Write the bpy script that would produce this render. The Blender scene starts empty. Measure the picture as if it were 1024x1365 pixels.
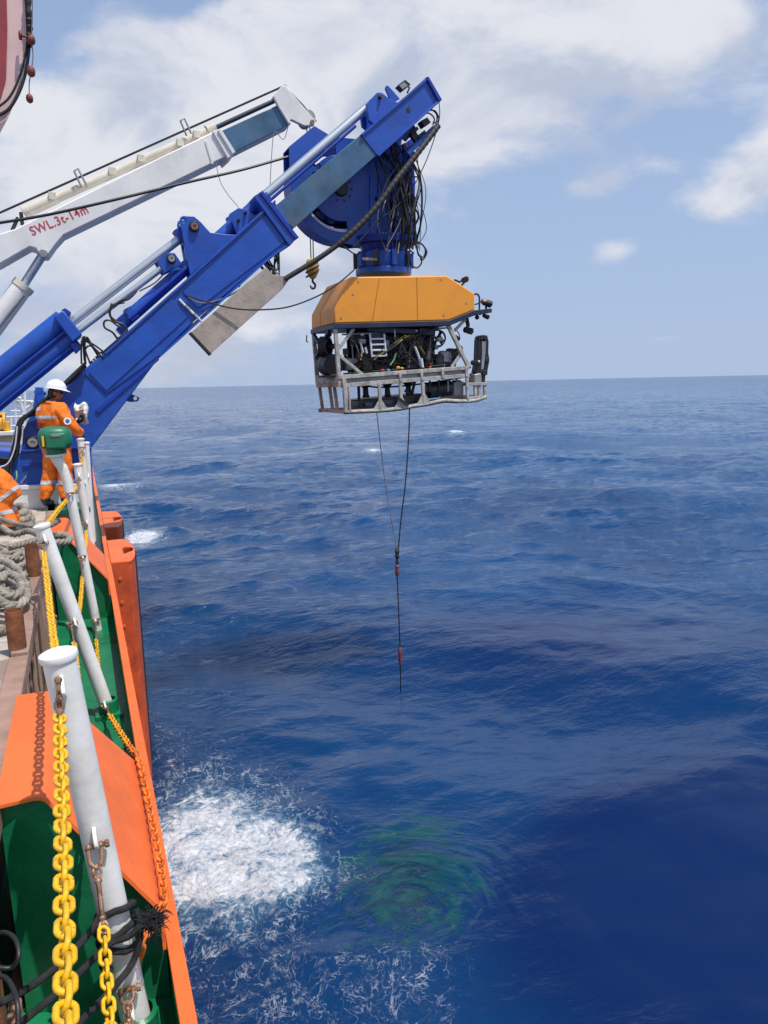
import bpy, bmesh, math, random
import numpy as np
from mathutils import Vector, Matrix, Quaternion, noise as mnoise
from mathutils.geometry import delaunay_2d_cdt
random.seed(7); rng = np.random.default_rng(11)
R = math.radians
scn = bpy.context.scene
COL = scn.collection

# ------------------------------------------------------------------ camera, light, exposure
SEA_Z = -2.95
cam_d = bpy.data.cameras.new('camera'); cam = bpy.data.objects.new('camera', cam_d); COL.objects.link(cam)
cam_d.sensor_fit = 'VERTICAL'; cam_d.sensor_height = 36.0; cam_d.lens = 36.0*986.0/1365.0
cam_d.clip_start = 0.05; cam_d.clip_end = 60000
cam.matrix_world = Matrix.Translation((0, 0, 2.5)) @ Matrix.Rotation(R(-22.0), 4, 'Z') @ Matrix.Rotation(R(90-9.9), 4, 'X') @ Matrix.Rotation(R(-1.2), 4, 'Z')
scn.camera = cam

SUN = Vector((0.23, -0.35, 1.0)).normalized()
sun_d = bpy.data.lights.new('sun', 'SUN'); sun_d.energy = 4.1; sun_d.angle = R(0.55); sun_d.color = (1.0, 0.955, 0.89)
sun = bpy.data.objects.new('sun', sun_d); COL.objects.link(sun); sun.location = (5, -8, 30)
sun.rotation_euler = (-SUN).to_track_quat('-Z', 'Y').to_euler()

vs = scn.view_settings
vs.view_transform = 'Standard'; vs.look = 'None'; vs.exposure = 0.0; vs.gamma = 1.0; vs.use_curve_mapping = False
scn.cycles.max_bounces = 8; scn.cycles.diffuse_bounces = 3; scn.cycles.glossy_bounces = 4
scn.cycles.use_denoising = True
scn.cycles.sample_clamp_indirect = 6.0

class NT:
    """small node-tree builder"""
    def __init__(s, tree): s.t = tree; s.n = tree.nodes; s.l = tree.links
    def node(s, typ, **kw):
        n = s.n.new(typ)
        for k, v in kw.items(): setattr(n, k, v)
        return n
    def set(s, sock, v):
        if isinstance(v, bpy.types.NodeSocket): s.l.new(v, sock)
        else: sock.default_value = v
    def math(s, op, a, b=0.0, c=None, clamp=False):
        n = s.node('ShaderNodeMath', operation=op, use_clamp=clamp)
        s.set(n.inputs[0], a); s.set(n.inputs[1], b)
        if c is not None: s.set(n.inputs[2], c)
        return n.outputs[0]
    def smooth(s, x, lo, hi, a=0.0, b=1.0):
        n = s.node('ShaderNodeMapRange', interpolation_type='SMOOTHSTEP')
        s.set(n.inputs[0], x); s.set(n.inputs[1], lo); s.set(n.inputs[2], hi); s.set(n.inputs[3], a); s.set(n.inputs[4], b)
        return n.outputs[0]
    def noise(s, vec, scale, detail=4.0, rough=0.5, dist=0.0, lac=2.0):
        n = s.node('ShaderNodeTexNoise')
        if vec is not None: s.l.new(vec, n.inputs['Vector'])
        n.inputs['Scale'].default_value = scale; n.inputs['Detail'].default_value = detail
        n.inputs['Roughness'].default_value = rough; n.inputs['Distortion'].default_value = dist
        n.inputs['Lacunarity'].default_value = lac
        return n.outputs[0]
    def mapping(s, vec, scale=(1, 1, 1), loc=(0, 0, 0), rot=(0, 0, 0)):
        n = s.node('ShaderNodeMapping')
        s.l.new(vec, n.inputs[0]); n.inputs['Scale'].default_value = scale; n.inputs['Location'].default_value = loc; n.inputs['Rotation'].default_value = rot
        return n.outputs[0]
    def mix(s, f, a, b, blend='MIX'):
        n = s.node('ShaderNodeMix', data_type='RGBA', blend_type=blend)
        s.set(n.inputs[0], f); s.set(n.inputs[6], a if isinstance(a, bpy.types.NodeSocket) else (*a[:3], 1)); s.set(n.inputs[7], b if isinstance(b, bpy.types.NodeSocket) else (*b[:3], 1))
        return n.outputs[2]
    def bump(s, h, strength, dist=0.01, normal=None):
        n = s.node('ShaderNodeBump'); s.l.new(h, n.inputs['Height']); s.set(n.inputs['Strength'], strength); n.inputs['Distance'].default_value = dist
        if normal is not None: s.l.new(normal, n.inputs['Normal'])
        return n.outputs[0]

# sky: Nishita plus drifting cumulus, all a function of direction
world = bpy.data.worlds.new('World'); scn.world = world; world.use_nodes = True
def build_world():
    T = NT(world.node_tree); T.n.clear()
    out = T.node('ShaderNodeOutputWorld'); bg = T.node('ShaderNodeBackground'); T.l.new(bg.outputs[0], out.inputs[0])
    bg.inputs['Strength'].default_value = 0.1
    sky = T.node('ShaderNodeTexSky', sky_type='NISHITA')
    sky.sun_disc = False; sky.sun_elevation = math.asin(SUN.z); sky.sun_rotation = math.atan2(SUN.x, SUN.y)
    sky.altitude = 0; sky.air_density = 1.0; sky.dust_density = 1.6; sky.ozone_density = 2.4
    tc = T.node('ShaderNodeTexCoord'); d = tc.outputs['Generated']
    sx = T.node('ShaderNodeSeparateXYZ'); T.l.new(d, sx.inputs[0]); x, y, z = sx.outputs
    el = T.math('MULTIPLY', T.math('ARCSINE', z), 57.2958)
    az = T.math('MULTIPLY', T.math('ARCTAN2', x, y), 57.2958)
    warp = T.mapping(d, (1, 1, 2.0))
    big = T.noise(warp, 2.1, 3, 0.5)
    fb = T.noise(warp, 5.2, 9, 0.56, 0.25)
    fine = T.noise(T.mapping(d, (1, 1, 1.5)), 22, 5, 0.6)
    def blob(a0, e0, sa, se, amp):
        u = T.math('DIVIDE', T.math('SUBTRACT', az, a0), sa); v = T.math('DIVIDE', T.math('SUBTRACT', el, e0), se)
        q = T.math('ADD', T.math('MULTIPLY', u, u), T.math('MULTIPLY', v, v))
        return T.math('MULTIPLY', T.math('EXPONENT', T.math('MULTIPLY', q, -1.0)), amp)
    cov = T.math('MULTIPLY', T.math('SUBTRACT', big, 0.5), 1.2)
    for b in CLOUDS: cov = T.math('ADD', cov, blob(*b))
    dens = T.math('ADD', T.math('ADD', cov, T.math('MULTIPLY', T.math('SUBTRACT', fb, 0.5), 2.0)), T.math('MULTIPLY', T.math('SUBTRACT', fine, 0.5), 0.34))
    alpha = T.smooth(dens, -0.03, 0.50)
    # cloud tone: thicker parts and undersides greyer, broken lobes brighter
    tone = T.noise(T.mapping(d, (1, 1, 1.9), (0.03, -0.02, 0.09)), 4.6, 9, 0.56, 0.4)
    lit = T.smooth(T.math('ADD', tone, T.math('MULTIPLY', T.math('SUBTRACT', el, 14.0), 0.006)), 0.40, 0.62)
    ccol = T.mix(lit, (5.1, 5.65, 7.0), (8.2, 8.25, 8.7))
    skyc = T.mix(1.0, sky.outputs[0], (0.80, 0.95, 1.28), 'MULTIPLY')
    haze = T.smooth(el, -6.0, 66.0, 0.97, 0.12)
    skyc = T.mix(haze, skyc, T.mix(T.smooth(el, -1.0, 14.0), (4.4, 5.5, 7.6), (4.1, 5.4, 7.7)))
    col = T.mix(T.math('MULTIPLY', alpha, 0.90), skyc, ccol)
    # below the horizon the surroundings are sea
    col = T.mix(T.smooth(el, -1.2, -0.1), (0.55, 1.15, 2.9), col)
    T.l.new(col, bg.inputs['Color'])
CLOUDS = [  # azimuth, elevation, half widths (degrees), amount
    (2, 13, 13, 10, .62), (14, 19, 10, 7, .50), (22, 21, 12, 6, .50), (34, 22, 12, 5, .62), (45, 21, 8, 4, .5), (16, 7, 11, 6, .42), (2, 4, 9, 5, .35),
    (31, 17, 5, 2.6, .25), (49.5, 13.5, 4.0, 3.4, .75), (45.5, 11.4, 3.2, 1.3, .55), (37.6, 13.2, 2.6, 1.1, .46), (41.6, 14.2, 2.2, 1.3, .48), (39.2, 8.9, 2.0, .9, .48), (42, 2.7, 2.4, .55, .62), (36, 2.3, 1.6, .45, .52), (46.5, 4.0, 1.6, .5, .45), (33, 2.6, 1.2, .4, .45),
    (-2, 23, 4.5, 4, -.9), (8.6, 25.5, 2.2, 2.0, -.6), (41, 6, 13, 5, -.55), (44, 15.5, 3, 1.3, -.4),
    (30, 62, 60, 30, -.5), (-110, 28, 55, 26, .5), (135, 28, 50, 26, .5), (178, 30, 30, 25, .35)]  # broad clouds behind the camera are added, unseen, to whiten the fill light
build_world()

# ------------------------------------------------------------------ materials
MATS = {}
def paint(name, col, rough=0.45, metal=0.0, var=0.14, vscale=3.0, rust=0.0, rcol=(0.16, 0.055, 0.02), rscale=5.0, dirt=0.0, dcol=(0.10, 0.085, 0.07), bump=0.15, bscale=60.0, bdist=0.002, spec=0.5, streak=0.0, dent=0.0):
    m = bpy.data.materials.new(name); m.use_nodes = True; T = NT(m.node_tree); T.n.clear()
    out = T.node('ShaderNodeOutputMaterial'); p = T.node('ShaderNodeBsdfPrincipled'); T.l.new(p.outputs[0], out.inputs[0])
    oc = T.node('ShaderNodeTexCoord').outputs['Object']; rnd = T.node('ShaderNodeObjectInfo').outputs['Random']
    off = T.node('ShaderNodeCombineXYZ'); T.l.new(T.math('MULTIPLY', rnd, 41.0), off.inputs[0]); T.l.new(T.math('MULTIPLY', rnd, 17.0), off.inputs[1])
    av = T.node('ShaderNodeVectorMath', operation='ADD'); T.l.new(oc, av.inputs[0]); T.l.new(off.outputs[0], av.inputs[1]); co = av.outputs[0]   # no two copies wear alike
    v = T.noise(co, vscale, 6, 0.6)
    c = T.mix(T.smooth(v, 0.3, 0.7), [x*(1-var) for x in col], [min(1, x*(1+var)) for x in col])
    r = rough
    if streak:
        st = T.noise(T.mapping(co, (22, 22, 0.9)), 1.0, 5, 0.6)
        c = T.mix(T.smooth(st, 0.52, 0.75, 0, streak), c, dcol)
    if dirt:
        dn = T.noise(co, rscale*0.7, 8, 0.68, 0.4)
        c = T.mix(T.smooth(dn, 0.47, 0.72, 0, dirt), c, dcol)
    if rust:
        rn = T.noise(co, rscale, 10, 0.7, 0.3)
        rm = T.smooth(rn, 0.70-rust*0.35, 0.76-rust*0.33)
        rc = T.mix(T.noise(co, rscale*4, 4, 0.6), [x*0.5 for x in rcol], [x*1.5 for x in rcol])
        c = T.mix(rm, c, rc); r = T.math('ADD', T.math('MULTIPLY', rm, max(0, 0.85-rough)), rough)
    T.set(p.inputs['Base Color'], c); T.set(p.inputs['Roughness'], r); p.inputs['Metallic'].default_value = metal
    p.inputs['Specular IOR Level'].default_value = spec
    if bump:
        h = T.noise(co, bscale, 5, 0.6)
        nb = T.bump(h, bump, bdist*4)
        if dent: nb = T.bump(T.noise(co, 2.6, 3, 0.5, 0.4), 1.0, dent, nb)
        T.l.new(nb, p.inputs['Normal'])
    MATS[name] = m
    return m
M = dict(
    orange=paint('orange_paint', (0.78, 0.150, 0.030), 0.52, var=.10, vscale=2.2, dirt=.30, dcol=(.42, .10, .04), rust=.17, rscale=8, bump=.2, bscale=26, streak=.10, dent=.02),
    fender=paint('fender_orange', (0.58, 0.085, 0.018), 0.6, var=.22, vscale=2, dirt=.55, dcol=(0.05, 0.02, 0.012), rscale=3.5, rust=.22, bump=.2, bscale=20),
    green=paint('green_deck_paint', (0.008, 0.175, 0.072), 0.36, var=.2, vscale=2.5, dirt=.3, dcol=(0.03, 0.13, 0.08), rscale=6, rust=.12, bump=.3, bscale=14, bdist=.003, dent=.02, streak=.12),
    ventgreen=paint('vent_green', (0.012, 0.16, 0.085), 0.4, var=.15, dirt=.2, dcol=(.1, .2, .15)),
    white=paint('white_post_paint', (0.78, 0.775, 0.755), 0.45, var=.07, vscale=5, dirt=.35, dcol=(0.42, 0.36, 0.27), rscale=6, rust=.10, rcol=(.22, .09, .04), bump=.25, bscale=22),
    whitebox=paint('white_steel', (0.72, 0.74, 0.76), 0.5, var=.06, dirt=.2, dcol=(.4, .38, .33)),
    yellow=paint('yellow_chain', (0.78, 0.45, 0.010), 0.42, var=.18, vscale=26, dirt=.5, dcol=(.40, .19, .02), rust=.36, rcol=(.20, .075, .02), rscale=26, bump=.3, bscale=90),
    rustyyellow=paint('rusty_yellow_chain', (0.75, 0.33, 0.01), 0.5, var=.25, vscale=14, rust=.42, rcol=(.36, .10, .02), rscale=16),
    orangechain=paint('orange_rust_chain', (0.72, 0.17, 0.02), 0.55, var=.3, vscale=14, rust=.45, rcol=(.30, .08, .02), rscale=16),
    rustmetal=paint('rusty_fitting', (0.30, 0.18, 0.12), 0.45, .5, var=.4, vscale=25, rust=.5, rscale=30, rcol=(.22, .075, .03)),
    brown=paint('brown_primer', (0.33, 0.205, 0.155), 0.62, var=.18, vscale=6, dirt=.45, dcol=(.20, .16, .13), rscale=5, rust=.22, rcol=(.20, .06, .025), bump=.3, bscale=35),
    rust=paint('rust', (0.21, 0.075, 0.03), 0.85, var=.45, vscale=9, dirt=.5, dcol=(.05, .03, .025), bump=.5, bscale=50),
    darkrust=paint('dark_rust', (0.035, 0.022, 0.02), 0.8, var=.4, rust=.3, bump=.3),
    deckdirt=paint('worn_plate', (0.30, 0.23, 0.18), 0.75, var=.2, vscale=6, dirt=.5, rust=.2, rscale=8, bump=.5, bscale=60),
    blue=paint('crane_blue', (0.014, 0.082, 0.43), 0.38, var=.12, vscale=1.6, dirt=.32, dcol=(.02, .05, .19), rscale=3, rust=.07, bump=.1, bscale=12, dent=.012, streak=.10),
    bluedark=paint('crane_blue_flange', (0.008, 0.042, 0.34), 0.4, var=.15, dirt=.2, dcol=(.01, .02, .07)),
    steelblue=paint('greased_boom_steel', (0.055, 0.135, 0.235), 0.38, .25, var=.25, vscale=2.2, dirt=.5, dcol=(.18, .17, .15), rscale=2.6, bump=.1),
    whitecrane=paint('white_crane_paint', (0.80, 0.795, 0.775), 0.5, var=.06, vscale=2, dirt=.28, dcol=(.45, .42, .36), rscale=3, rust=.08, rcol=(.3, .16, .08), streak=.12),
    cream=paint('cream_cylinder', (0.66, 0.61, 0.50), 0.45, var=.08, dirt=.25, dcol=(.4, .32, .22), rust=.08),
    chrome=paint('chrome_rod', (0.60, 0.65, 0.70), 0.32, .65, var=.03, bump=0),
    floatyel=paint('buoyancy_yellow', (0.86, 0.34, 0.034), 0.5, var=.05, vscale=1.5, streak=.07, dirt=.22, dcol=(.45, .17, .03), rscale=2.5, bump=.12, bscale=8, bdist=.004),
    rovframe=paint('rov_frame', (0.41, 0.40, 0.365), 0.65, var=.3, vscale=9, dirt=.9, dcol=(.17, .145, .115), rscale=9, rust=.2, rcol=(.33, .13, .06)),
    rovrust=paint('rov_frame_worn', (0.42, 0.32, 0.26), 0.6, var=.2, vscale=9, dirt=.6, rscale=8, rust=.4, rcol=(.35, .14, .07)),
    black=paint('black_part', (0.016, 0.017, 0.021), 0.42, var=.4, vscale=12, dirt=.3, dcol=(.07, .07, .08), rscale=10),
    band=paint('navy_band', (0.018, 0.026, 0.055), 0.45, var=.3),
    rubber=paint('black_rubber', (0.018, 0.018, 0.019), 0.65, var=.35, dirt=.4, dcol=(.09, .05, .03), bump=.2),
    hose=paint('hose', (0.014, 0.014, 0.016), 0.45, var=.3, bump=.1),
    greyhose=paint('grey_hose', (0.16, 0.17, 0.18), 0.5, var=.3),
    grey=paint('grey_metal', (0.30, 0.31, 0.32), 0.45, .3, var=.2, dirt=.4, dcol=(.1, .09, .08)),
    lightgrey=paint('light_alloy', (0.62, 0.65, 0.70), 0.4, .1, var=.1, dirt=.2),
    rope=paint('grey_mooring_rope', (0.29, 0.262, 0.225), 0.9, var=.35, vscale=9, dirt=.75, dcol=(.10, .085, .07), rscale=9, bump=.6, bscale=120),
    blackrope=paint('black_rope', (0.016, 0.016, 0.018), 0.85, var=.5, vscale=30, bump=.6, bscale=150),
    board=paint('fairing_board', (0.40, 0.345, 0.295), 0.85, var=.14, vscale=4, dirt=.4, dcol=(.17, .15, .13), rscale=14, bump=.6, bscale=60),
    wood=paint('worn_deck_wood', (0.43, 0.38, 0.32), 0.85, var=.25, vscale=4, dirt=.6, dcol=(.14, .115, .09), rscale=6, bump=.5, bscale=40),
    coverall=paint('orange_coverall', (0.88, 0.20, 0.012), 0.8, var=.12, vscale=9, dirt=.25, dcol=(.55, .10, .02), rscale=8, bump=.5, bscale=24, bdist=.006),
    reflective=paint('reflective_tape', (0.52, 0.53, 0.55), 0.4, var=.1),
    helmet=paint('white_helmet', (0.82, 0.83, 0.84), 0.28, var=.02, bump=0),
    skin=paint('skin', (0.27, 0.115, 0.068), 0.5, var=.1, vscale=18, bump=.1),
    hair=paint('black_hair', (0.012, 0.011, 0.011), 0.6, var=.3, bump=.5, bscale=120),
    boot=paint('boot', (0.018, 0.018, 0.022), 0.5, var=.3),
    lens=paint('dark_lens', (0.01, 0.01, 0.012), 0.12, var=.1, bump=0),
    paper=paint('white_paper', (0.76, 0.77, 0.75), 0.7, var=.08, vscale=25, dirt=.35, dcol=(.25, .25, .24), rscale=22, bump=.2),
    boatwhite=paint('boat_gelcoat', (0.72, 0.50, 0.48), 0.35, var=.08, vscale=2, dirt=.3, dcol=(.48, .33, .31), rscale=1.6, bump=.05),
    boatred=paint('boat_red', (0.36, 0.05, 0.06), 0.4, var=.2, vscale=2),
    redfloat=paint('red_brown_float', (0.18, 0.04, 0.03), 0.6, var=.35, vscale=20),
    redtext=paint('red_lettering', (0.55, 0.05, 0.06), 0.6, var=.15, vscale=20),
    darktext=paint('dark_red_lettering', (0.34, 0.05, 0.03), 0.8, var=.2, vscale=20),
    bluetext=paint('blue_print', (0.05, 0.12, 0.4), 0.7),
    red=paint('red_knob', (0.6, 0.03, 0.03), 0.4), sky=paint('light_blue_fitting', (0.08, 0.28, 0.5), 0.4),
    brass=paint('yellow_fitting', (0.6, 0.35, 0.04), 0.4), ltgreen=paint('green_hose', (0.2, 0.36, 0.14), 0.5),
    yellowdrum=paint('yellow_drum_paint', (0.8, 0.42, 0.02), 0.45, var=.1, dirt=.3, dcol=(.5, .4, .25)),
    tan=paint('tan_bulkhead', (0.52, 0.45, 0.36), 0.7, var=.08, streak=.2),
)

# ------------------------------------------------------------------ mesh helpers (coordinates in metres, world axes)
X_OUT, Y_FWD, Z_UP = Vector((1, 0, 0)), Vector((0, 1, 0)), Vector((0, 0, 1))
class MB:
    def __init__(s): s.v = []; s.f = []
    def add(s, vs_, fs_):
        k = len(s.v); s.v += [tuple(v) for v in vs_]; s.f += [tuple(i+k for i in f) for f in fs_]; return s
    def box(s, a, b):
        (x0, y0, z0), (x1, y1, z1) = a, b
        return s.add([(x0,y0,z0),(x1,y0,z0),(x1,y1,z0),(x0,y1,z0),(x0,y0,z1),(x1,y0,z1),(x1,y1,z1),(x0,y1,z1)],
                     [(0,3,2,1),(4,5,6,7),(0,1,5,4),(1,2,6,5),(2,3,7,6),(3,0,4,7)])
    def cbox(s, c, half, M3=None):
        M3 = M3 or Matrix.Identity(3); c = Vector(c); h = half
        P = [c + M3 @ Vector((i*h[0], j*h[1], k*h[2])) for k in (-1,1) for (i,j) in ((-1,-1),(1,-1),(1,1),(-1,1))]
        return s.add(P, [(0,3,2,1),(4,5,6,7),(0,1,5,4),(1,2,6,5),(2,3,7,6),(3,0,4,7)])
    def prism(s, pts, y0, y1):
        """closed outline of (x, z) points, extruded from y0 (near) to y1 (far)"""
        n = len(pts); ar = sum(pts[i][0]*pts[(i+1)%n][1]-pts[(i+1)%n][0]*pts[i][1] for i in range(n))
        if ar < 0: pts = pts[::-1]
        V = [(x, y0, z) for x, z in pts] + [(x, y1, z) for x, z in pts]
        return s.add(V, [tuple(range(n)), tuple(range(2*n-1, n-1, -1))] + [(i, i+n, (i+1)%n+n, (i+1)%n) for i in range(n)])
    def plate(s, outer, holes, y0, y1):
        """like prism, with holes cut through"""
        loops = [outer] + holes; V = []; E = []; 
        for L in loops:
            k = len(V); n = len(L); V += [Vector(p) for p in L]; E += [(k+i, k+(i+1)%n) for i in range(n)]
        vv, ee, ff, *_ = delaunay_2d_cdt(V, E, [], 2, 1e-6)
        def inside(p, L):
            r = False
            for i in range(len(L)):
                (x0, z0), (x1, z1) = L[i], L[i-1]
                if (z0 > p[1]) != (z1 > p[1]) and p[0] < (x1-x0)*(p[1]-z0)/(z1-z0)+x0: r = not r
            return r
        keep = []
        for f in ff:
            c = (sum(vv[i].x for i in f)/len(f), sum(vv[i].y for i in f)/len(f))
            if inside(c, outer) and not any(inside(c, h) for h in holes): keep.append(f)
        ff = keep
        n = len(vv); edge = {}
        tris = []
        for f in ff:
            a = sum(vv[f[i]].x*vv[f[(i+1)%len(f)]].y-vv[f[(i+1)%len(f)]].x*vv[f[i]].y for i in range(len(f)))
            f = list(f) if a > 0 else list(f)[::-1]; tris.append(f)
            for i in range(len(f)): edge[(f[i], f[(i+1)%len(f)])] = edge.get((f[i], f[(i+1)%len(f)]), 0)+1
        P = [(p.x, y0, p.y) for p in vv] + [(p.x, y1, p.y) for p in vv]
        F = [tuple(f) for f in tris] + [tuple(i+n for i in reversed(f)) for f in tris]
        for (a, b) in edge:
            if (b, a) not in edge: F.append((a, a+n, b+n, b))
        return s.add(P, F)
    def ring(s, c, ax, r, n, u=None):
        ax = Vector(ax).normalized(); u = Vector(u) if u is not None else (Z_UP if abs(ax.z) < .9 else X_OUT)
        u = (u - ax*u.dot(ax)).normalized(); w = ax.cross(u)
        return [Vector(c) + (u*math.cos(t)+w*math.sin(t))*r for t in [2*math.pi*i/n for i in range(n)]], u
    def tube(s, pts, r, n=8, cap=True, closed=False):
        pts = [Vector(p) for p in pts]; m = len(pts); u = None; rr = r if isinstance(r, (list, tuple)) else [r]*m
        rings = []
        for i, p in enumerate(pts):
            a = pts[(i-1) % m] if (i > 0 or closed) else p; b = pts[(i+1) % m] if (i < m-1 or closed) else p
            t = (b-a)
            if t.length < 1e-9: t = Z_UP
            R_, u = s.ring(p, t, rr[i], n, u); rings.append(R_)
        k = len(s.v); s.v += [tuple(q) for R_ in rings for q in R_]
        for i in range(m if closed else m-1):
            j = (i+1) % m
            for q in range(n): s.f.append((k+i*n+q, k+i*n+(q+1)%n, k+j*n+(q+1)%n, k+j*n+q))
        if cap and not closed:
            s.f.append(tuple(k+q for q in reversed(range(n)))); s.f.append(tuple(k+(m-1)*n+q for q in range(n)))
        return s
    def cyl(s, a, b, r0, r1=None, n=16): return s.tube([a, b], [r0, r0 if r1 is None else r1], n)
    def bar(s, a, b, w, h=None, up=None):
        """rectangular bar from a to b"""
        a, b = Vector(a), Vector(b); t = (b-a).normalized(); up = Vector(up) if up is not None else (Y_FWD if abs(t.y) < .9 else Z_UP)
        u = (up - t*up.dot(t)).normalized(); w_ = t.cross(u); h = h or w
        P = []
        for p in (a, b):
            for i, j in ((-1,-1),(1,-1),(1,1),(-1,1)): P.append(p + w_*(i*w/2) + u*(j*h/2))
        return s.add(P, [(0,1,2,3),(7,6,5,4),(0,4,5,1),(1,5,6,2),(2,6,7,3),(3,7,4,0)])
    def lathe(s, c, ax, prof, n=20, cap=True):
        """prof: (distance along axis, radius)"""
        c = Vector(c); ax = Vector(ax).normalized()
        return s.tube([c+ax*t for t, _ in prof], [max(r, 1e-4) for _, r in prof], n, cap) if all(prof[i][0] != prof[i+1][0] for i in range(len(prof)-1)) else s._lathe(c, ax, prof, n, cap)
    def _lathe(s, c, ax, prof, n, cap):
        c = Vector(c); ax = Vector(ax).normalized()
        k = len(s.v); u = None
        for t, r in prof:
            R_, u = s.ring(c+ax*t, ax, max(r, 1e-4), n, u); s.v += [tuple(q) for q in R_]
        m = len(prof)
        for i in range(m-1):
            for q in range(n): s.f.append((k+i*n+q, k+i*n+(q+1)%n, k+(i+1)*n+(q+1)%n, k+(i+1)*n+q))
        if cap: s.f.append(tuple(k+q for q in reversed(range(n)))); s.f.append(tuple(k+(m-1)*n+q for q in range(n)))
        return s
    def sphere(s, c, r, n=14, m=9, sc=(1, 1, 1), M3=None):
        M3 = M3 or Matrix.Identity(3); k = len(s.v); c = Vector(c)
        for i in range(m+1):
            a = math.pi*i/m
            for q in range(n):
                b = 2*math.pi*q/n
                s.v.append(tuple(c + M3 @ Vector((r*sc[0]*math.sin(a)*math.cos(b), r*sc[1]*math.sin(a)*math.sin(b), r*sc[2]*math.cos(a)))))
        for i in range(m):
            for q in range(n): s.f.append((k+i*n+q, k+(i+1)*n+q, k+(i+1)*n+(q+1)%n, k+i*n+(q+1)%n))
        return s
    def build(s, name, mat, parent=None, bevel=0.0, angle=38, smooth=True, fix=True, **props):
        me = bpy.data.meshes.new(name); off = world_of(parent)
        me.from_pydata([(x-off[0], y-off[1], z-off[2]) for x, y, z in s.v], [], s.f); me.validate()
        if fix:
            b = bmesh.new(); b.from_mesh(me); bmesh.ops.remove_doubles(b, verts=b.verts, dist=1e-5)
            bmesh.ops.recalc_face_normals(b, faces=b.faces); b.to_mesh(me); b.free()
        if smooth:
            me.polygons.foreach_set('use_smooth', [True]*len(me.polygons)); me.set_sharp_from_angle(angle=R(angle))
        return link(name, me, mat, parent, bevel, **props)
def world_of(o):
    v = Vector((0, 0, 0))
    while o is not None: v = v + o.location; o = o.parent
    return v
def link(name, me, mat, parent=None, bevel=0.0, **props):
    o = bpy.data.objects.new(name, me); COL.objects.link(o); o.parent = parent
    for m in (mat if isinstance(mat, (list, tuple)) else [mat]): me.materials.append(M[m] if isinstance(m, str) else m)
    if bevel:
        b = o.modifiers.new('bevel', 'BEVEL'); b.width = bevel; b.segments = 2; b.limit_method = 'ANGLE'; b.angle_limit = R(40); b.harden_normals = False
    for k, v in props.items(): o[k] = v
    return o
def thing(name, label, cat, loc, group=None):
    o = bpy.data.objects.new(name, None); COL.objects.link(o); o.location = loc; o.empty_display_size = .1
    o['label'] = label; o['category'] = cat
    if group: o['group'] = group
    return o
def tag(o, label, cat, group=None):
    o['label'] = label; o['category'] = cat
    if group: o['group'] = group
    return o
def structure(name, label=None):
    o = bpy.data.objects.new(name, None); COL.objects.link(o); o['kind'] = 'structure'
    if label: o['label'] = label
    return o
def bez(pts, n=8):
    """Catmull-Rom through points"""
    P = [Vector(p) for p in pts]; P = [P[0]*2-P[1]] + P + [P[-1]*2-P[-2]]; out = []
    for i in range(1, len(P)-2):
        for k in range(n):
            t = k/n; a, b, c, d = P[i-1], P[i], P[i+1], P[i+2]
            out.append(0.5*((2*b)+(c-a)*t+(2*a-5*b+4*c-d)*t*t+(3*b-a-3*c+d)*t**3))
    out.append(P[-2]); return out
def circle(cx, cz, r, n=16, a0=0.0): return [(cx+r*math.cos(a0+2*math.pi*i/n), cz+r*math.sin(a0+2*math.pi*i/n)) for i in range(n)]
def arc_poly(cx, cz, r0, r1, a0, a1, n=14):
    A = [R(a0+(a1-a0)*i/n) for i in range(n+1)]
    return [(cx+r1*math.cos(a), cz+r1*math.sin(a)) for a in A] + [(cx+r0*math.cos(a), cz+r0*math.sin(a)) for a in reversed(A)]


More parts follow.
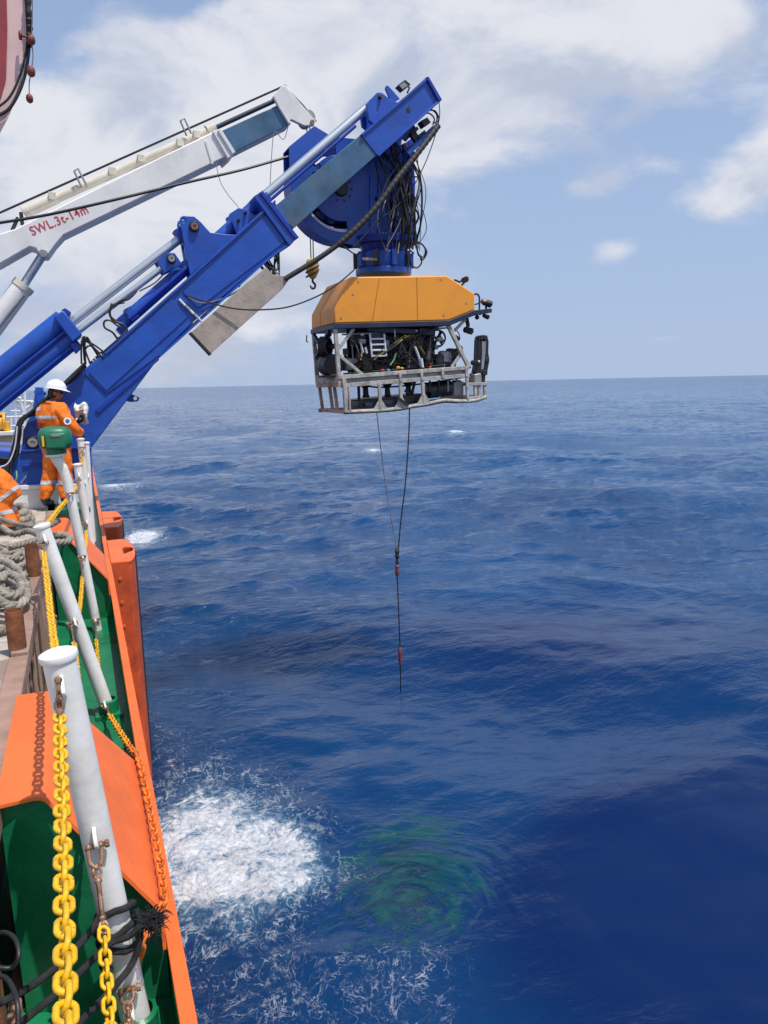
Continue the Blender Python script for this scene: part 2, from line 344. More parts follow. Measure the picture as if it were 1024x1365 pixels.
# ------------------------------------------------------------------ the sea
def sea_material():
    m = bpy.data.materials.new('sea_water'); m.use_nodes = True; T = NT(m.node_tree); T.n.clear()
    out = T.node('ShaderNodeOutputMaterial'); w = T.node('ShaderNodeBsdfPrincipled'); fo = T.node('ShaderNodeBsdfPrincipled'); mx = T.node('ShaderNodeMixShader')
    T.l.new(mx.outputs[0], out.inputs[0]); T.l.new(w.outputs[0], mx.inputs[1]); T.l.new(fo.outputs[0], mx.inputs[2])
    g = T.node('ShaderNodeNewGeometry').outputs['Position']
    def attr(n): return T.node('ShaderNodeAttribute', attribute_name=n).outputs['Fac']
    foam, green, slick, calm = attr('foam'), attr('green'), attr('slick'), attr('calm')
    dist = T.node('ShaderNodeVectorMath', operation='LENGTH'); T.l.new(g, dist.inputs[0])
    # water colour, sky reflection graded in, with aerated green water in the thruster wash
    cg = T.node('ShaderNodeVectorMath', operation='SUBTRACT'); T.l.new(g, cg.inputs[0]); cg.inputs[1].default_value = (2.73, 6.36, SEA_Z)
    sg = T.node('ShaderNodeSeparateXYZ'); T.l.new(cg.outputs[0], sg.inputs[0])
    rad = T.math('SQRT', T.math('ADD', T.math('MULTIPLY', sg.outputs[0], sg.outputs[0]), T.math('MULTIPLY', sg.outputs[1], sg.outputs[1])))
    cp = T.node('ShaderNodeCombineXYZ'); T.l.new(T.math('MULTIPLY', rad, 3.2), cp.inputs[0]); T.l.new(T.math('MULTIPLY', T.math('ARCTAN2', sg.outputs[1], sg.outputs[0]), .8), cp.inputs[1])
    arcs = T.noise(cp.outputs[0], 1.7, 5, 0.55, .7)
    gn = T.noise(g, 2.3, 7, 0.65, 1.6)
    gm = T.smooth(T.math('ADD', T.math('ADD', green, T.math('MULTIPLY', T.math('SUBTRACT', gn, 0.5), 1.7)), T.math('MULTIPLY', T.math('SUBTRACT', arcs, 0.5), 1.5)), 0.30, 1.05)
    gm = T.math('MULTIPLY', gm, T.smooth(green, .04, .35))
    gcol = T.mix(T.smooth(arcs, .40, .62), (0.0012, 0.026, 0.044), (0.004, 0.066, 0.064))
    navy = T.mix(T.smooth(T.noise(g, 0.12, 4, 0.5), 0.35, 0.65), (0.0030, 0.0340, 0.116), (0.0055, 0.0520, 0.158))
    navy = T.mix(T.smooth(dist.outputs['Value'], 14, 80), navy, (0.0062, 0.0680, 0.188))  # paler far off: brightness of the reflected sky put into the colour
    navy = T.mix(T.math('MULTIPLY', T.smooth(slick, .05, .7), .95), navy, (0.0013, 0.0140, 0.076))  # missing sky reflection over the slick painted as darker water
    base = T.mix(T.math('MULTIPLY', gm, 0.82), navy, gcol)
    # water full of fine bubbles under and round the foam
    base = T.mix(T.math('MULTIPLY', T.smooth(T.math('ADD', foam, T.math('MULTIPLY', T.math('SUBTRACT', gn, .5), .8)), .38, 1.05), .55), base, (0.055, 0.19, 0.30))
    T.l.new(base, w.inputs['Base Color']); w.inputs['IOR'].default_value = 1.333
    # daylight spreads through many metres of clear water before it comes back up
    w.subsurface_method = 'BURLEY'; w.inputs['Subsurface Weight'].default_value = 1.0; w.inputs['Subsurface Radius'].default_value = (1, 1, 1); w.inputs['Subsurface Scale'].default_value = 6.0
    # ripples: two sizes, damped in the slick
    n1 = T.noise(T.mapping(g, (1.0, 1.9, 1.0), rot=(0, 0, R(-20))), 2.3, 4, 0.58, 0.5)
    n2 = T.noise(T.mapping(g, (1.0, 1.5, 1.0), rot=(0, 0, R(-28))), 11.0, 4, 0.6, 0.3)
    n3 = T.noise(T.mapping(g, (1.0, 1.6, 1.0), rot=(0, 0, R(-15))), 0.55, 3, 0.5, 0.1)
    rough_patch = T.smooth(T.noise(g, 0.16, 3, 0.5, 0.4), 0.34, 0.58, 0.34, 1.0)
    rough_patch = T.math('MULTIPLY', rough_patch, T.math('ADD', T.math('MULTIPLY', calm, .85), .15))
    sm = T.math('MULTIPLY', T.math('SUBTRACT', 1.0, slick), rough_patch)
    h = T.math('ADD', T.math('MULTIPLY', T.math('MULTIPLY', n1, 0.12), sm), T.math('MULTIPLY', T.math('MULTIPLY', n2, 0.030), sm))
    h = T.math('ADD', h, T.math('MULTIPLY', T.math('MULTIPLY', n3, 0.17), T.math('SUBTRACT', 1.0, T.math('MULTIPLY', slick, .75))))
    h = T.math('ADD', h, T.math('MULTIPLY', T.math('MULTIPLY', foam, T.noise(g, 7.0, 5, 0.6)), 0.06))
    h = T.math('ADD', h, T.math('MULTIPLY', T.math('MULTIPLY', green, arcs), 0.10))
    nb = T.node('ShaderNodeBump'); T.l.new(h, nb.inputs['Height']); nb.inputs['Strength'].default_value = 1.0; nb.inputs['Distance'].default_value = 1.0
    # beyond the near water the chop is finer than the mesh: tilt the normals with the same kind of noise
    def tilt(scale, amp, rot, an=1.6, det=2.0):
        n = T.node('ShaderNodeTexNoise'); T.l.new(T.mapping(g, (1.0, an, 1.0), rot=(0, 0, R(rot))), n.inputs['Vector']); n.inputs['Scale'].default_value = scale; n.inputs['Detail'].default_value = det
        s_ = T.node('ShaderNodeVectorMath', operation='SUBTRACT'); T.l.new(n.outputs['Color'], s_.inputs[0]); s_.inputs[1].default_value = (.5, .5, .5)
        m_ = T.node('ShaderNodeVectorMath', operation='MULTIPLY'); T.l.new(s_.outputs[0], m_.inputs[0]); m_.inputs[1].default_value = (amp, amp*1.25, 0); return m_.outputs[0]
    def vadd(a, b): n = T.node('ShaderNodeVectorMath', operation='ADD'); T.l.new(a, n.inputs[0]); T.l.new(b, n.inputs[1]); return n.outputs[0]
    ch = vadd(vadd(tilt(1.4, 1.0, -22, 2.0, 3), tilt(0.42, .50, -30, 1.7, 2)), tilt(5.0, .45, -14, 1.6, 2))
    amp_d = T.math('MULTIPLY', T.smooth(dist.outputs['Value'], 7, 36), T.math('MULTIPLY', T.math('ADD', T.math('MULTIPLY', calm, .7), .3), T.math('SUBTRACT', 1.0, T.math('MULTIPLY', slick, .8))))
    sc_ = T.node('ShaderNodeVectorMath', operation='SCALE'); T.l.new(ch, sc_.inputs[0]); T.l.new(T.math('MULTIPLY', amp_d, T.smooth(T.noise(g, .05, 3, .5), .35, .65, .65, 1.15)), sc_.inputs['Scale'])
    far = T.node('ShaderNodeVectorMath', operation='SCALE'); T.l.new(sc_.outputs[0], far.inputs[0]); T.l.new(T.smooth(dist.outputs['Value'], 40, 500, 1.0, 3.2), far.inputs['Scale']); sc_ = far
    nn = T.node('ShaderNodeVectorMath', operation='NORMALIZE'); T.l.new(vadd(nb.outputs[0], sc_.outputs[0]), nn.inputs[0])
    T.l.new(nn.outputs[0], w.inputs['Normal'])
    w.inputs['Roughness'].default_value = 0.07
    # foam: solid where thick, a lace of thin lines where it is breaking up
    wv = T.node('ShaderNodeTexNoise'); T.l.new(g, wv.inputs['Vector']); wv.inputs['Scale'].default_value = 1.7; wv.inputs['Detail'].default_value = 4
    wp = T.node('ShaderNodeVectorMath', operation='SCALE'); T.l.new(wv.outputs['Color'], wp.inputs[0]); wp.inputs['Scale'].default_value = .34
    gw = vadd(g, wp.outputs[0])
    f1 = T.noise(T.mapping(gw, (1, 1.25, 0.3), rot=(0, 0, -.35)), 2.9, 10, 0.70, 0.8)
    f3 = T.noise(gw, 15.0, 5, 0.7, 0.5)
    def ridge(scale, k, rot): return T.math('SUBTRACT', 1.0, T.math('MULTIPLY', T.math('ABSOLUTE', T.math('SUBTRACT', T.noise(T.mapping(gw, (1.25, 1, .3), rot=(0, 0, rot)), scale, 4, 0.55, 0.7), 0.5)), k), clamp=True)
    rid = T.math('MAXIMUM', ridge(3.2, 17, .4), T.math('MULTIPLY', ridge(6.5, 13, -.3), .9))
    f0 = T.mix(T.smooth(dist.outputs['Value'], 14, 40), f1, T.noise(T.mapping(g, (1, 1.8, 1), rot=(0, 0, -.3)), .8, 6, .68, .6))
    solid = T.smooth(T.math('ADD', T.math('ADD', T.math('MULTIPLY', f0, 1.15), T.math('MULTIPLY', f3, .45)), T.math('MULTIPLY', T.math('SUBTRACT', foam, 1.0), 1.05)), 0.55, 0.78)
    lace = T.math('MULTIPLY', T.smooth(f3, .30, .50, .35, 1.0), T.math('MULTIPLY', T.smooth(T.math('ADD', rid, T.math('MULTIPLY', foam, .9)), 1.02, 1.34), T.smooth(T.math('ADD', f1, T.math('MULTIPLY', foam, .5)), 0.50, 0.72)))
    fm = T.math('MULTIPLY', T.math('MAXIMUM', solid, T.math('MULTIPLY', T.math('MULTIPLY', lace, .58), T.smooth(gn, .36, .62))), T.smooth(foam, 0.06, 0.22))
    T.l.new(fm, mx.inputs[0])
    fc = T.mix(T.smooth(T.math('ADD', f3, T.math('MULTIPLY', f1, .5)), 0.55, 0.95), (0.36, 0.44, 0.55), (0.80, 0.84, 0.87))
    T.l.new(fc, fo.inputs['Base Color']); fo.inputs['Roughness'].default_value = 0.8
    T.l.new(T.bump(T.math('ADD', f1, T.math('MULTIPLY', f3, .5)), 0.9, 0.12), fo.inputs['Normal'])
    return m

def build_sea():
    rs = [3.0]
    while rs[-1] < 55: rs.append(rs[-1]*1.0075)
    while rs[-1] < 32000: rs.append(rs[-1]*1.03)
    rs = np.array(rs)
    a_f = np.linspace(R(-18), R(66), 1000); a_c = np.linspace(R(66), R(342), 90)[1:-1]
    az = np.concatenate([a_f, a_c]); na, nr = len(az), len(rs)
    dr = np.gradient(rs); daz = np.gradient(np.append(az, az[0]+2*np.pi))[:na]
    Rg, A = np.meshgrid(rs, az, indexing='ij'); X = Rg*np.sin(A); Y = Rg*np.cos(A)
    spac = np.maximum(dr[:, None]*np.ones(na)[None], Rg*daz[None, :])
    U = -5.1/(SEA_Z-2.5)      # masks were laid out for a sea 5.1 m below the eye
    def G(cx, cy, sx, sy, th=0.0):
        c, s = math.cos(th), math.sin(th); u = ((X*U-cx)*c+(Y*U-cy)*s)/sx; v = (-(X*U-cx)*s+(Y*U-cy)*c)/sy
        return np.exp(-(u*u+v*v))
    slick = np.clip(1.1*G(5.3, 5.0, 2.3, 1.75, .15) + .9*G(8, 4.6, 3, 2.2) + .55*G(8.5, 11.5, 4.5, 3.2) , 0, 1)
    calm = 1 - 0.75*np.clip(G(4.5, 7.0, 3.0, 4.0)*.8+G(9.5, 12.5, 5, 4.5)*.9, 0, 1)
    green = np.clip(1.15*G(2.84, 6.50, .76, 1.12, -.75), 0, 1.2)
    foam = (1.10*G(.98, 7.45, 1.2, 1.22, .30) + .46*G(1.05, 8.9, 1.35, 1.0) + .50*G(1.7, 7.2, .55, .6) - .40*G(2.25, 6.1, .7, .30, -.3)
            + .30*G(1.3, 5.6, 1.35, .65) + .95*G(1.5, 4.55, .8, .30) + .30*G(2.3, 5.2, .65, .45) + .22*G(.6, 10.8, .9, 1.3)
            + 1.1*G(1.6, 27, 1.0, 1.0) + .95*G(1.5, 41, 1.7, 2.4) + .2*G(1.0, 15, .8, 3.0)
            + 1.25*G(19.4, 50.2, .95, 1.2) + 1.25*G(32.8, 62.5, 1.25, 1.5) + .62*G(24, 70, 2.5, 1.2) + .55*G(11, 47, 1.6, .8)+ .6*G(57, 95, 3, 1.6))
    r2 = np.random.default_rng(5)
    for i in range(70):
        rr = 60*math.exp(r2.uniform(0, 2.3)); aa = R(r2.uniform(-2, 52)); s = .012*rr*r2.uniform(.5, 1.2)
        foam += r2.uniform(.5, .95)*G(rr*math.sin(aa), rr*math.cos(aa), s*1.7, s, r2.uniform(-.5, .2))
    foam = np.clip(foam, 0, 1.02)
    Z = np.zeros_like(X); DX = np.zeros_like(X); DY = np.zeros_like(X)
    lams = np.concatenate([np.geomspace(0.45, 2.2, 36), np.geomspace(2.2, 22, 34)])
    for lam in lams:
        th = R(202 + r2.normal(0, 30)) if lam > 2.2 else R(202 + r2.normal(0, 42))
        k = 2*np.pi/lam; slope = 0.034 if lam > 2.2 else 0.032
        a = slope*lam/(2*np.pi)*r2.uniform(.6, 1.4)*(1.0 if lam < 12 else .75); ph = r2.uniform(0, 6.28)
        w = np.clip((lam/spac-2.0)/2.5, 0, 1); w = w*w*(3-2*w)
        if lam < 4: w = w*(1-.85*slick)*(0.5+.5*calm)
        q = k*(X*math.sin(th)+Y*math.cos(th))+ph
        Z += a*w*np.cos(q); s = a*w*np.sin(q)*0.8; DX -= s*math.sin(th); DY -= s*math.cos(th)
    # ripples spreading round the wash that wells up beside the ship
    rx, ry = X-2.9, Y-6.65; rr = np.hypot(rx*1.0, ry*.9); aa = np.arctan2(ry, rx)
    env = np.exp(-((rr-.75)/.5)**2)*np.clip(.55+.5*np.cos(aa-.75), 0, 1)
    wob = np.sin(3.1*rx+1.7*ry)+.8*np.sin(-4.3*rx+5.1*ry+1)+.6*np.sin(7.7*rx+3.9*ry+2)
    env = env*(.45+.55*np.clip(.5+.6*np.sin(2.3*rx-3.1*ry+.5*wob), 0, 1))
    Z += env*(.020*np.cos(2*np.pi*rr/.29+1.7*wob) + .010*np.cos(2*np.pi*rr/.16+2.4*wob+1.5*np.sin(3*aa)))
    Z += .05*np.clip(foam, 0, 1)*np.exp(-(Rg/14)**2)
    Z += .35*np.clip(foam, 0, 1)*G(19.4, 51, 2, 1.6) + .4*np.clip(foam, 0, 1)*G(32.8, 63, 2.4, 2)
    V = np.stack([X+DX, Y+DY, Z], -1).reshape(-1, 3)
    i, j = np.meshgrid(np.arange(nr-1), np.arange(na), indexing='ij'); j2 = (j+1) % na
    F = np.stack([i*na+j, (i+1)*na+j, (i+1)*na+j2, i*na+j2], -1).reshape(-1, 4)
    # close the disc in the middle, under the ship
    cv = len(V); V = np.vstack([V, [[0, 0, 0]]])
    me = bpy.data.meshes.new('sea'); nf = len(F); tri = np.stack([np.full(na, cv), np.arange(na), (np.arange(na)+1) % na], -1)
    me.vertices.add(len(V)); me.vertices.foreach_set('co', V.astype(np.float32).ravel())
    loops = np.concatenate([F.ravel(), tri.ravel()]).astype(np.int32)
    me.loops.add(len(loops)); me.loops.foreach_set('vertex_index', loops)
    me.polygons.add(nf+na); st = np.concatenate([np.arange(nf)*4, nf*4+np.arange(na)*3]).astype(np.int32)
    me.polygons.foreach_set('loop_start', st); me.polygons.foreach_set('use_smooth', np.ones(nf+na, bool))
    me.update(calc_edges=True); me.validate()
    for n, a in (('foam', foam), ('green', green), ('slick', slick), ('calm', calm)):
        at_ = me.attributes.new(n, 'FLOAT', 'POINT'); at_.data.foreach_set('value', np.append(a.ravel(), 0).astype(np.float32))
    if me.polygons[0].normal.z < 0: me.flip_normals()
    o = link('sea', me, sea_material(), None, kind='structure', label='deep blue choppy open sea with white and green wash beside the ship')
    o.location = (0, 0, SEA_Z)
build_sea()

# ------------------------------------------------------------------ the ship we stand on
GUT, RX0, RX1, DECK = 0.0, -0.51, -0.41, 0.90      # gutter floor height, rail beam sides, deck height
hull = structure('ship_hull', 'green and orange steel ship side with a narrow walkway gutter')
b = MB(); b.box((.150, -3, -.30), (.162, 34, .25)); b.build('bulwark_plate', 'green', hull)
b = MB(); b.box((.146, -3, .25), (.206, 34, .268)); b.build('gunwale', 'orange', hull, bevel=.004)
b = MB(); b.prism([(.162, -.30), (.20, -.30), (.20, -4.5), (.17, -4.5)], -3, 34); b.build('side_plating', 'fender', hull)
gut = MB(); gut.box((-.62, -3, -.25), (.150, 34, 0)); gut.build('gutter_floor', 'green', hull)
for y in (0.6, 3.02, 5.2, 7.6, 10.2):                                  # weld beads across the gutter floor
    w = MB(); w.tube([(x, y+.006*math.sin(40*x)+.03*x, .003+.002*math.sin(90*x)) for x in np.linspace(-.5, .148, 30)], .006, 6); w.build('weld_seam', 'green', hull)
b = MB(); b.box((-.60, -3, 0), (-.575, 34, .86)); b.build('inner_side_plate', 'darkrust', hull)

deck = structure('wooden_deck', 'worn grey planked ship deck')
proto = None; y = .9; i = 0
pl = MB(); pl.box((-3.4, -.094, -.05), (-.515, .094, 0)); po = pl.build('plank', 'wood', deck, bevel=.006)
while y < 11.1:
    o = po if i == 0 else po.copy()
    if i: COL.objects.link(o)
    o.location = (rng.uniform(-.012, .006), y, DECK + rng.uniform(-.006, .004)); o.rotation_euler = (rng.uniform(-.006, .006), 0, rng.uniform(-.003, .003))
    y += .2; i += 1
sub = MB(); sub.box((-3.4, -3, .76), (-.575, 11.2, .845)); sub.build('deck_plate', 'darkrust', deck)
sb = MB(); sb.box((-3.4, 11.2, .76), (-.575, 34, .88)); sb.build('after_deck_plate', 'deckdirt', deck)
sb = MB(); sb.box((-.98, 1.2, DECK+.004), (-.515, 4.75, DECK+.016)); sb.build('worn_plate', 'deckdirt', deck, bevel=.003)

rail = thing('cargo_rail', 'rusty brown steel cargo rail with upright bars along the wooden deck edge', 'rail', (-.46, 5, DECK))
b = MB(); b.box((RX0, 4.78, .84), (RX1, 11.09, .948)); b.build('top_beam', 'brown', rail, bevel=.008)
b = MB(); b.box((RX0-.01, .6, .84), (RX1, 4.76, .93)); b.build('top_beam', 'brown', rail, bevel=.008)
b = MB(); b.box((-.47, .6, .0), (RX1-.01, 10.6, .06)); b.build('foot_beam', 'brown', rail, bevel=.006)
for y in (1.35, 2.05, 2.62, 4.72, 6.7, 8.7, 10.4):
    b = MB(); b.box((-.50, y-.045, .06), (-.425, y+.045, .84)); b.build('rail_post', 'brown' if y > 3 else 'rust', rail, bevel=.006)
bar0 = MB().cyl((-.44, 0, .06), (-.44, 0, .84), .011, n=8).build('upright_bar', 'brown', rail)
yy = [1.5 + .21*k for k in range(42)]; yy = [y for y in yy if all(abs(y-q) > .07 for q in (1.35, 2.05, 2.62, 4.72, 6.7, 8.7, 10.4)) and not 2.7 < y < 4.2]
for k, y in enumerate(yy):
    o = bar0 if k == 0 else bar0.copy()
    if k: COL.objects.link(o)
    o.location = (rng.uniform(-.004, .004), y-5, -DECK*0); o.location = Vector(o.location) 
    o.location.y = y
    o.rotation_euler = (rng.uniform(-.012, .012), rng.uniform(-.01, .01), 0)
for x, y, r, h in ((-.475, 4.86, .052, .24), (-.475, 6.78, .055, .27)):
    b = MB(); b._lathe((x, y, .95), Z_UP, [(0, r), (h, r), (h, r-.006), (h-.16, r-.006)], 20, False); b.build('pipe_stub', 'rust', rail)
for y0, y1 in ((2.1, 2.6), (1.4, 2.0)):
    b = MB(); b.box((-.535, y0, .1), (-.512, y1, .82)); b.build('rusty_web_plate', 'rust', rail)

# sloping orange covers that bridge the gutter
def cover(y0, y1, label, yl=-.14):
    t = thing('gutter_cover', label, 'deck cover', (-.15, (y0+y1)/2, 0), 'sloping orange covers across the gutter')
    prof = [(-.425, .950), (-.29, .951), (-.262, .945), (-.24, .932), (.120, .47), (.135, .448), (.140, .42), (.142, .27)]
    th = .014; n = len(prof); b = MB(); V = []
    ys = np.linspace(y0, y1, 9)
    for q in ys:
        f = 0
        for i, (x, z) in enumerate(prof):
            sh = yl*(max(0, x+.26)/.40)*(1-(q-y0)/(y1-y0)) + (-.02)*(max(0, x+.26)/.4)
            V.append((x, q+sh, z + .004*math.sin(3*q+7*x)))
    k = len(V); nrm = []
    for i in range(n):
        a = Vector((prof[max(0, i-1)][0], prof[max(0, i-1)][1])); c = Vector((prof[min(n-1, i+1)][0], prof[min(n-1, i+1)][1])); d = (c-a).normalized(); nrm.append((-d.y, d.x))
    V2 = [(v[0]-nrm[i % n][0]*th, v[1], v[2]-nrm[i % n][1]*th) for i, v in enumerate(V)]
    F = []
    m = len(ys)
    for r_ in range(m-1):
        for i in range(n-1):
            a = r_*n+i; F.append((a, a+n, a+n+1, a+1)); F.append((k+a, k+a+1, k+a+n+1, k+a+n))
    for i in range(n-1): F.append((i, i+1, k+i+1, k+i)); a = (m-1)*n+i; F.append((a, k+a, k+a+1, a+1))
    for r_ in range(m-1): a = r_*n; F.append((a, k+a, k+a+n, a+n)); a = r_*n+n-1; F.append((a, a+n, k+a+n, k+a))
    b.add(V+V2, F); b.build('cover_plate', 'orange', t, angle=50)
    for yy_, nm in ((y0+.05, 0), (y1-.06, 1)):
        inner = [(x-.016*nrm[i][0]/max(.3, 1), z-.018) for i, (x, z) in enumerate(prof[:-2])]
        pl = [(-.405, .002), (-.418, .932)] + [(x, z-.016) for x, z in prof[1:6]] + [(.138, .40), (.144, .27), (.146, .002)]
        b = MB(); P = []
        if nm == 0:  # the near web follows the slant of the cover's near edge
            for dy in (0, .012): P += [(x, yy_+dy+yl*max(0, x+.26)/.40-.012, z) for x, z in pl]
            q = len(pl); b.add(P, [tuple(range(q)), tuple(range(2*q-1, q-1, -1))]+[(i, i+q, (i+1) % q+q, (i+1) % q) for i in range(q)])
        else: b.prism(pl, yy_, yy_+.012)
        b.build('web_plate', 'green', t)
    return t
cover(2.95, 4.06, 'near orange sloping cover plate beside the nearest white post')
cover(8.55, 9.75, 'far pinkish orange sloping cover plate behind the middle white posts')

# D-shaped fenders standing on the outside of the hull
def fender(y0, y1, x1, label, zt=.285):
    t = thing('hull_fender', label, 'fender', (.37, (y0+y1)/2, zt), 'orange fenders on the outside of the hull')
    xm = .21+(x1-.21)*.62; ym = (y0+y1)/2; hl = (y1-y0)/2
    def plan(x0, xe, s=1.0):
        pts = [(x0, y0), (xm, y0)]
        for k in range(13):
            a = -math.pi/2+math.pi*k/12; pts.append((xm+(xe-xm)*math.cos(a), ym+hl*s*math.sin(a)))
        return pts+[(xm, y1), (x0, y1)]
    def ext(poly, hole, z0, z1):
        b = MB(); b.plate(poly, [hole] if hole else [], z0, z1); b.v = [(x, z, y) for x, y, z in b.v]; return b
    hole = [(xm-.03, ym-.30), (xm+.10, ym-.12), (xm+.115, ym+.02), (xm+.08, ym+.12), (xm-.0, ym+.16), (xm-.03, ym+.1)]
    ext(plan(.208, x1), hole, zt-.02, zt).build('top_plate', 'orange', t)
    ext(plan(.209, x1-.008, .985), hole, -4.0, zt-.021).build('fender_body', 'fender', t)
    b = MB()
    b.tube([(x1-.012, ym+q, -4.0) for q in (0, )]+[(x1-.012, ym, zt-.03)], .03, 12); b.build('rubber_strip', 'rubber', t)
    for k in range(7):
        b = MB(); b.cyl((.30, y0+.012, zt-.22-.32*k), (.30, y0-.016, zt-.22-.32*k), .022, n=6); b.build('bolt', 'orange', t)
    return t
fender(9.95, 11.5, .545, 'nearer tall orange hull fender with a teardrop hole in its top')
fender(12.6, 14.3, .52, 'farther orange hull fender with a teardrop hole, partly behind the nearer one')


# ------------------------------------------------------------------ leaning posts, chains and fittings along the gutter
def post(name, label, a, c, r, eyes, cap=True):
    a, c = Vector(a), Vector(c); ax = (c-a).normalized(); L = (c-a).length
    t = thing(name, label, 'post', a, 'white posts that carry the yellow chains')
    b = MB(); b.cyl(a, c-ax*.03, r, n=28); b.build('tube', 'white', t)
    if cap:
        b = MB(); b._lathe(c-ax*.03, ax, [(0, r*.9), (0, r+.006), (.012, r+.010), (.024, r+.008), (.03, r-.004), (.033, r*.6), (.034, 0.0)], 28, True); b.build('cap', 'white', t)
    b = MB(); b.box((a.x-.10, a.y-.10, 0.004), (a.x+.10, a.y+.10, .03)); b._lathe((a.x, a.y, .03), Z_UP, [(0, r+.022), (.09, r+.018), (.1, r+.002)], 24, False); b.build('foot_socket', 'green', t)
    for h in eyes:
        for s in (-1, 1):
            p = a+ax*(h/ax.z); o = Vector((0, s*r, 0)); b = MB()
            up = ax; q = p+o
            out = [(0, .045), (s*.022, .042), (s*.05, .016), (s*.056, 0), (s*.05, -.016), (s*.022, -.03), (0, -.03)]
            for dx in (-.007, .007): pass
            V = [q+Vector((dx, d, 0))+ax*z for dx in (-.007, .007) for d, z in out]; n = len(out)
            b.add(V, [tuple(range(n)), tuple(range(2*n-1, n-1, -1))]+[(i, i+n, (i+1) % n+n, (i+1) % n) for i in range(n)]); b.build('eye_plate', 'white', t, bevel=.003)
    return t
post('chain_post', 'nearest white post, thick, with a black rope knotted round its lower half', (.012, 2.682, 0), (-.141, 2.682, 1.612), .055, (1.50, .92, .19))
post('chain_post', 'white post leaning most, its top level with the grey rope heap', (.015, 5.838, 0), (-.331, 5.838, 1.54), .052, (1.43, .78, .09))
post('chain_post', 'white post standing just right of the green vent head pipe', (.018, 10.285, 0), (-.090, 10.285, 1.56), .050, (1.40, .78, .12))
post('chain_post', 'short capped white post under the hand of the standing man', (-0.002, 10.62, 0.665), (-0.027, 10.62, 1.862), .044, (1.0, .6))
post('chain_post', 'thin white post right of the standing man against the blue crane foot', (0.014, 10.72, 0.437), (0.041, 10.72, 1.803), .038, (.9,))

# vent pipe with green head
vent = thing('air_vent', 'white gooseneck vent pipe with a green painted head in front of the standing man', 'vent pipe', (-0.023, 8.06, 0))
b = MB(); b.tube(bez([(-0.023, 8.06, 0), (-0.096, 8.06, 0.785), (-0.165, 8.06, 1.478), (-0.179, 8.06, 1.601), (-0.207, 8.06, 1.717), (-0.247, 8.06, 1.81), (-0.259, 8.06, 1.863)], 6), [.047]*24+[.05]*3+[.053]*3+[.058]*3+[.066]*4, 22); b.build('pipe', 'white', vent)
vc = Vector((-0.25, 8.06, 2.012)); up = Vector((-.06, -.03, 1)).normalized()
b = MB(); b._lathe(Vector((-0.259, 8.06, 1.863)), up, [(-.012, .06), (-.012, .1), (.008, .1), (.008, .05)], 24, False); b.build('flange', 'white', vent)
b = MB(); b._lathe(Vector((-0.259, 8.06, 1.87)), up, [(0, .075), (.0, .085), (.03, .085), (.05, .088), (.09, .1)], 24, False)
for k in range(10): a = k*.628; b.cyl(vc+Vector((.082*math.cos(a), .082*math.sin(a), -.16)), vc+Vector((.082*math.cos(a), .082*math.sin(a), -.10)), .011, n=6)
b.build('neck', 'ventgreen', vent)
def superell(c, rx, ry, rz, e1, e2, n=28, m=16):
    b = MB(); sp = lambda v, e: math.copysign(abs(v)**e, v)
    for i in range(m+1):
        p = -math.pi/2+math.pi*i/m
        for j in range(n):
            q = 2*math.pi*j/n; b.v.append((c[0]+rx*sp(math.cos(p), e1)*sp(math.cos(q), e2), c[1]+ry*sp(math.cos(p), e1)*sp(math.sin(q), e2), c[2]+rz*sp(math.sin(p), e1)))
    for i in range(m):
        for j in range(n): b.f.append((i*n+j, i*n+(j+1) % n, (i+1)*n+(j+1) % n, (i+1)*n+j))
    return b
superell(vc+Vector((0, 0, .012)), .158, .125, .118, .62, .8).build('head', 'ventgreen', vent, angle=60)
b = MB(); b.cbox(vc+Vector((0.005, -.118, -.005)), (.092, .02, .072)); b.build('front_panel', 'ventgreen', vent, bevel=.012)
b = MB(); b.cbox(vc+Vector((-.108, -.103, -.005)), (.010, .02, .05)); b.build('yellow_tag', 'yellowdrum', vent)
b = MB(); b.cbox(vc+Vector((.01, -.141, .05)), (.042, .004, .011)); b.build('name_plate', 'grey', vent)
for h in (1.43, .78, .10):
    p = Vector((-0.023, 8.06, 0)).lerp(Vector((-0.165, 8.06, 1.478)), h/1.48)
    for s_ in (-1, 1): b = MB(); b.cbox(p+Vector((0, s_*.075, 0)), (.009, .03, .04)); b.build('eye_plate', 'white', vent, bevel=.003)

# --- chains
LK_L, LK_W, LK_D, PITCH = .067, .047, .0132, .0405
def link_mesh(name, mat, n=20, m=8):
    b = MB(); hs = (LK_L-LK_W)/2; r = (LK_W-LK_D)/2; pts = []
    for i in range(n):
        a = 2*math.pi*i/n; pts.append(((hs if math.cos(a) > 0 else -hs)+r*math.cos(a), r*math.sin(a), 0))
    b.tube(pts, LK_D/2, m, closed=True)
    me = bpy.data.meshes.new(name); me.from_pydata(b.v, [], b.f); me.materials.append(M[mat]); me.polygons.foreach_set('use_smooth', [True]*len(me.polygons))
    return me
LINKS = {k: link_mesh('chain_link', k) for k in ('yellow', 'rustyyellow', 'orangechain')}
LOWL = {k: link_mesh('chain_link_far', k, 12, 5) for k in ('yellow', 'rustyyellow', 'orangechain')}
def resample(path, step):
    P = bez(path, 40); out = [P[0]]; acc = 0
    for a, c in zip(P, P[1:]):
        L = (c-a).length
        while acc+L >= step:
            t = (step-acc)/L; a = a.lerp(c, t); out.append(a); L = (c-a).length; acc = 0
        acc += L
    return out
def frame(t, roll):
    t = t.normalized(); u = Z_UP if abs(t.z) < .95 else X_OUT; s = t.cross(u).normalized(); u = s.cross(t)
    c, s_ = math.cos(roll), math.sin(roll); a = s*c+u*s_; bb = -s*s_+u*c
    return Matrix((t, a, bb)).transposed()
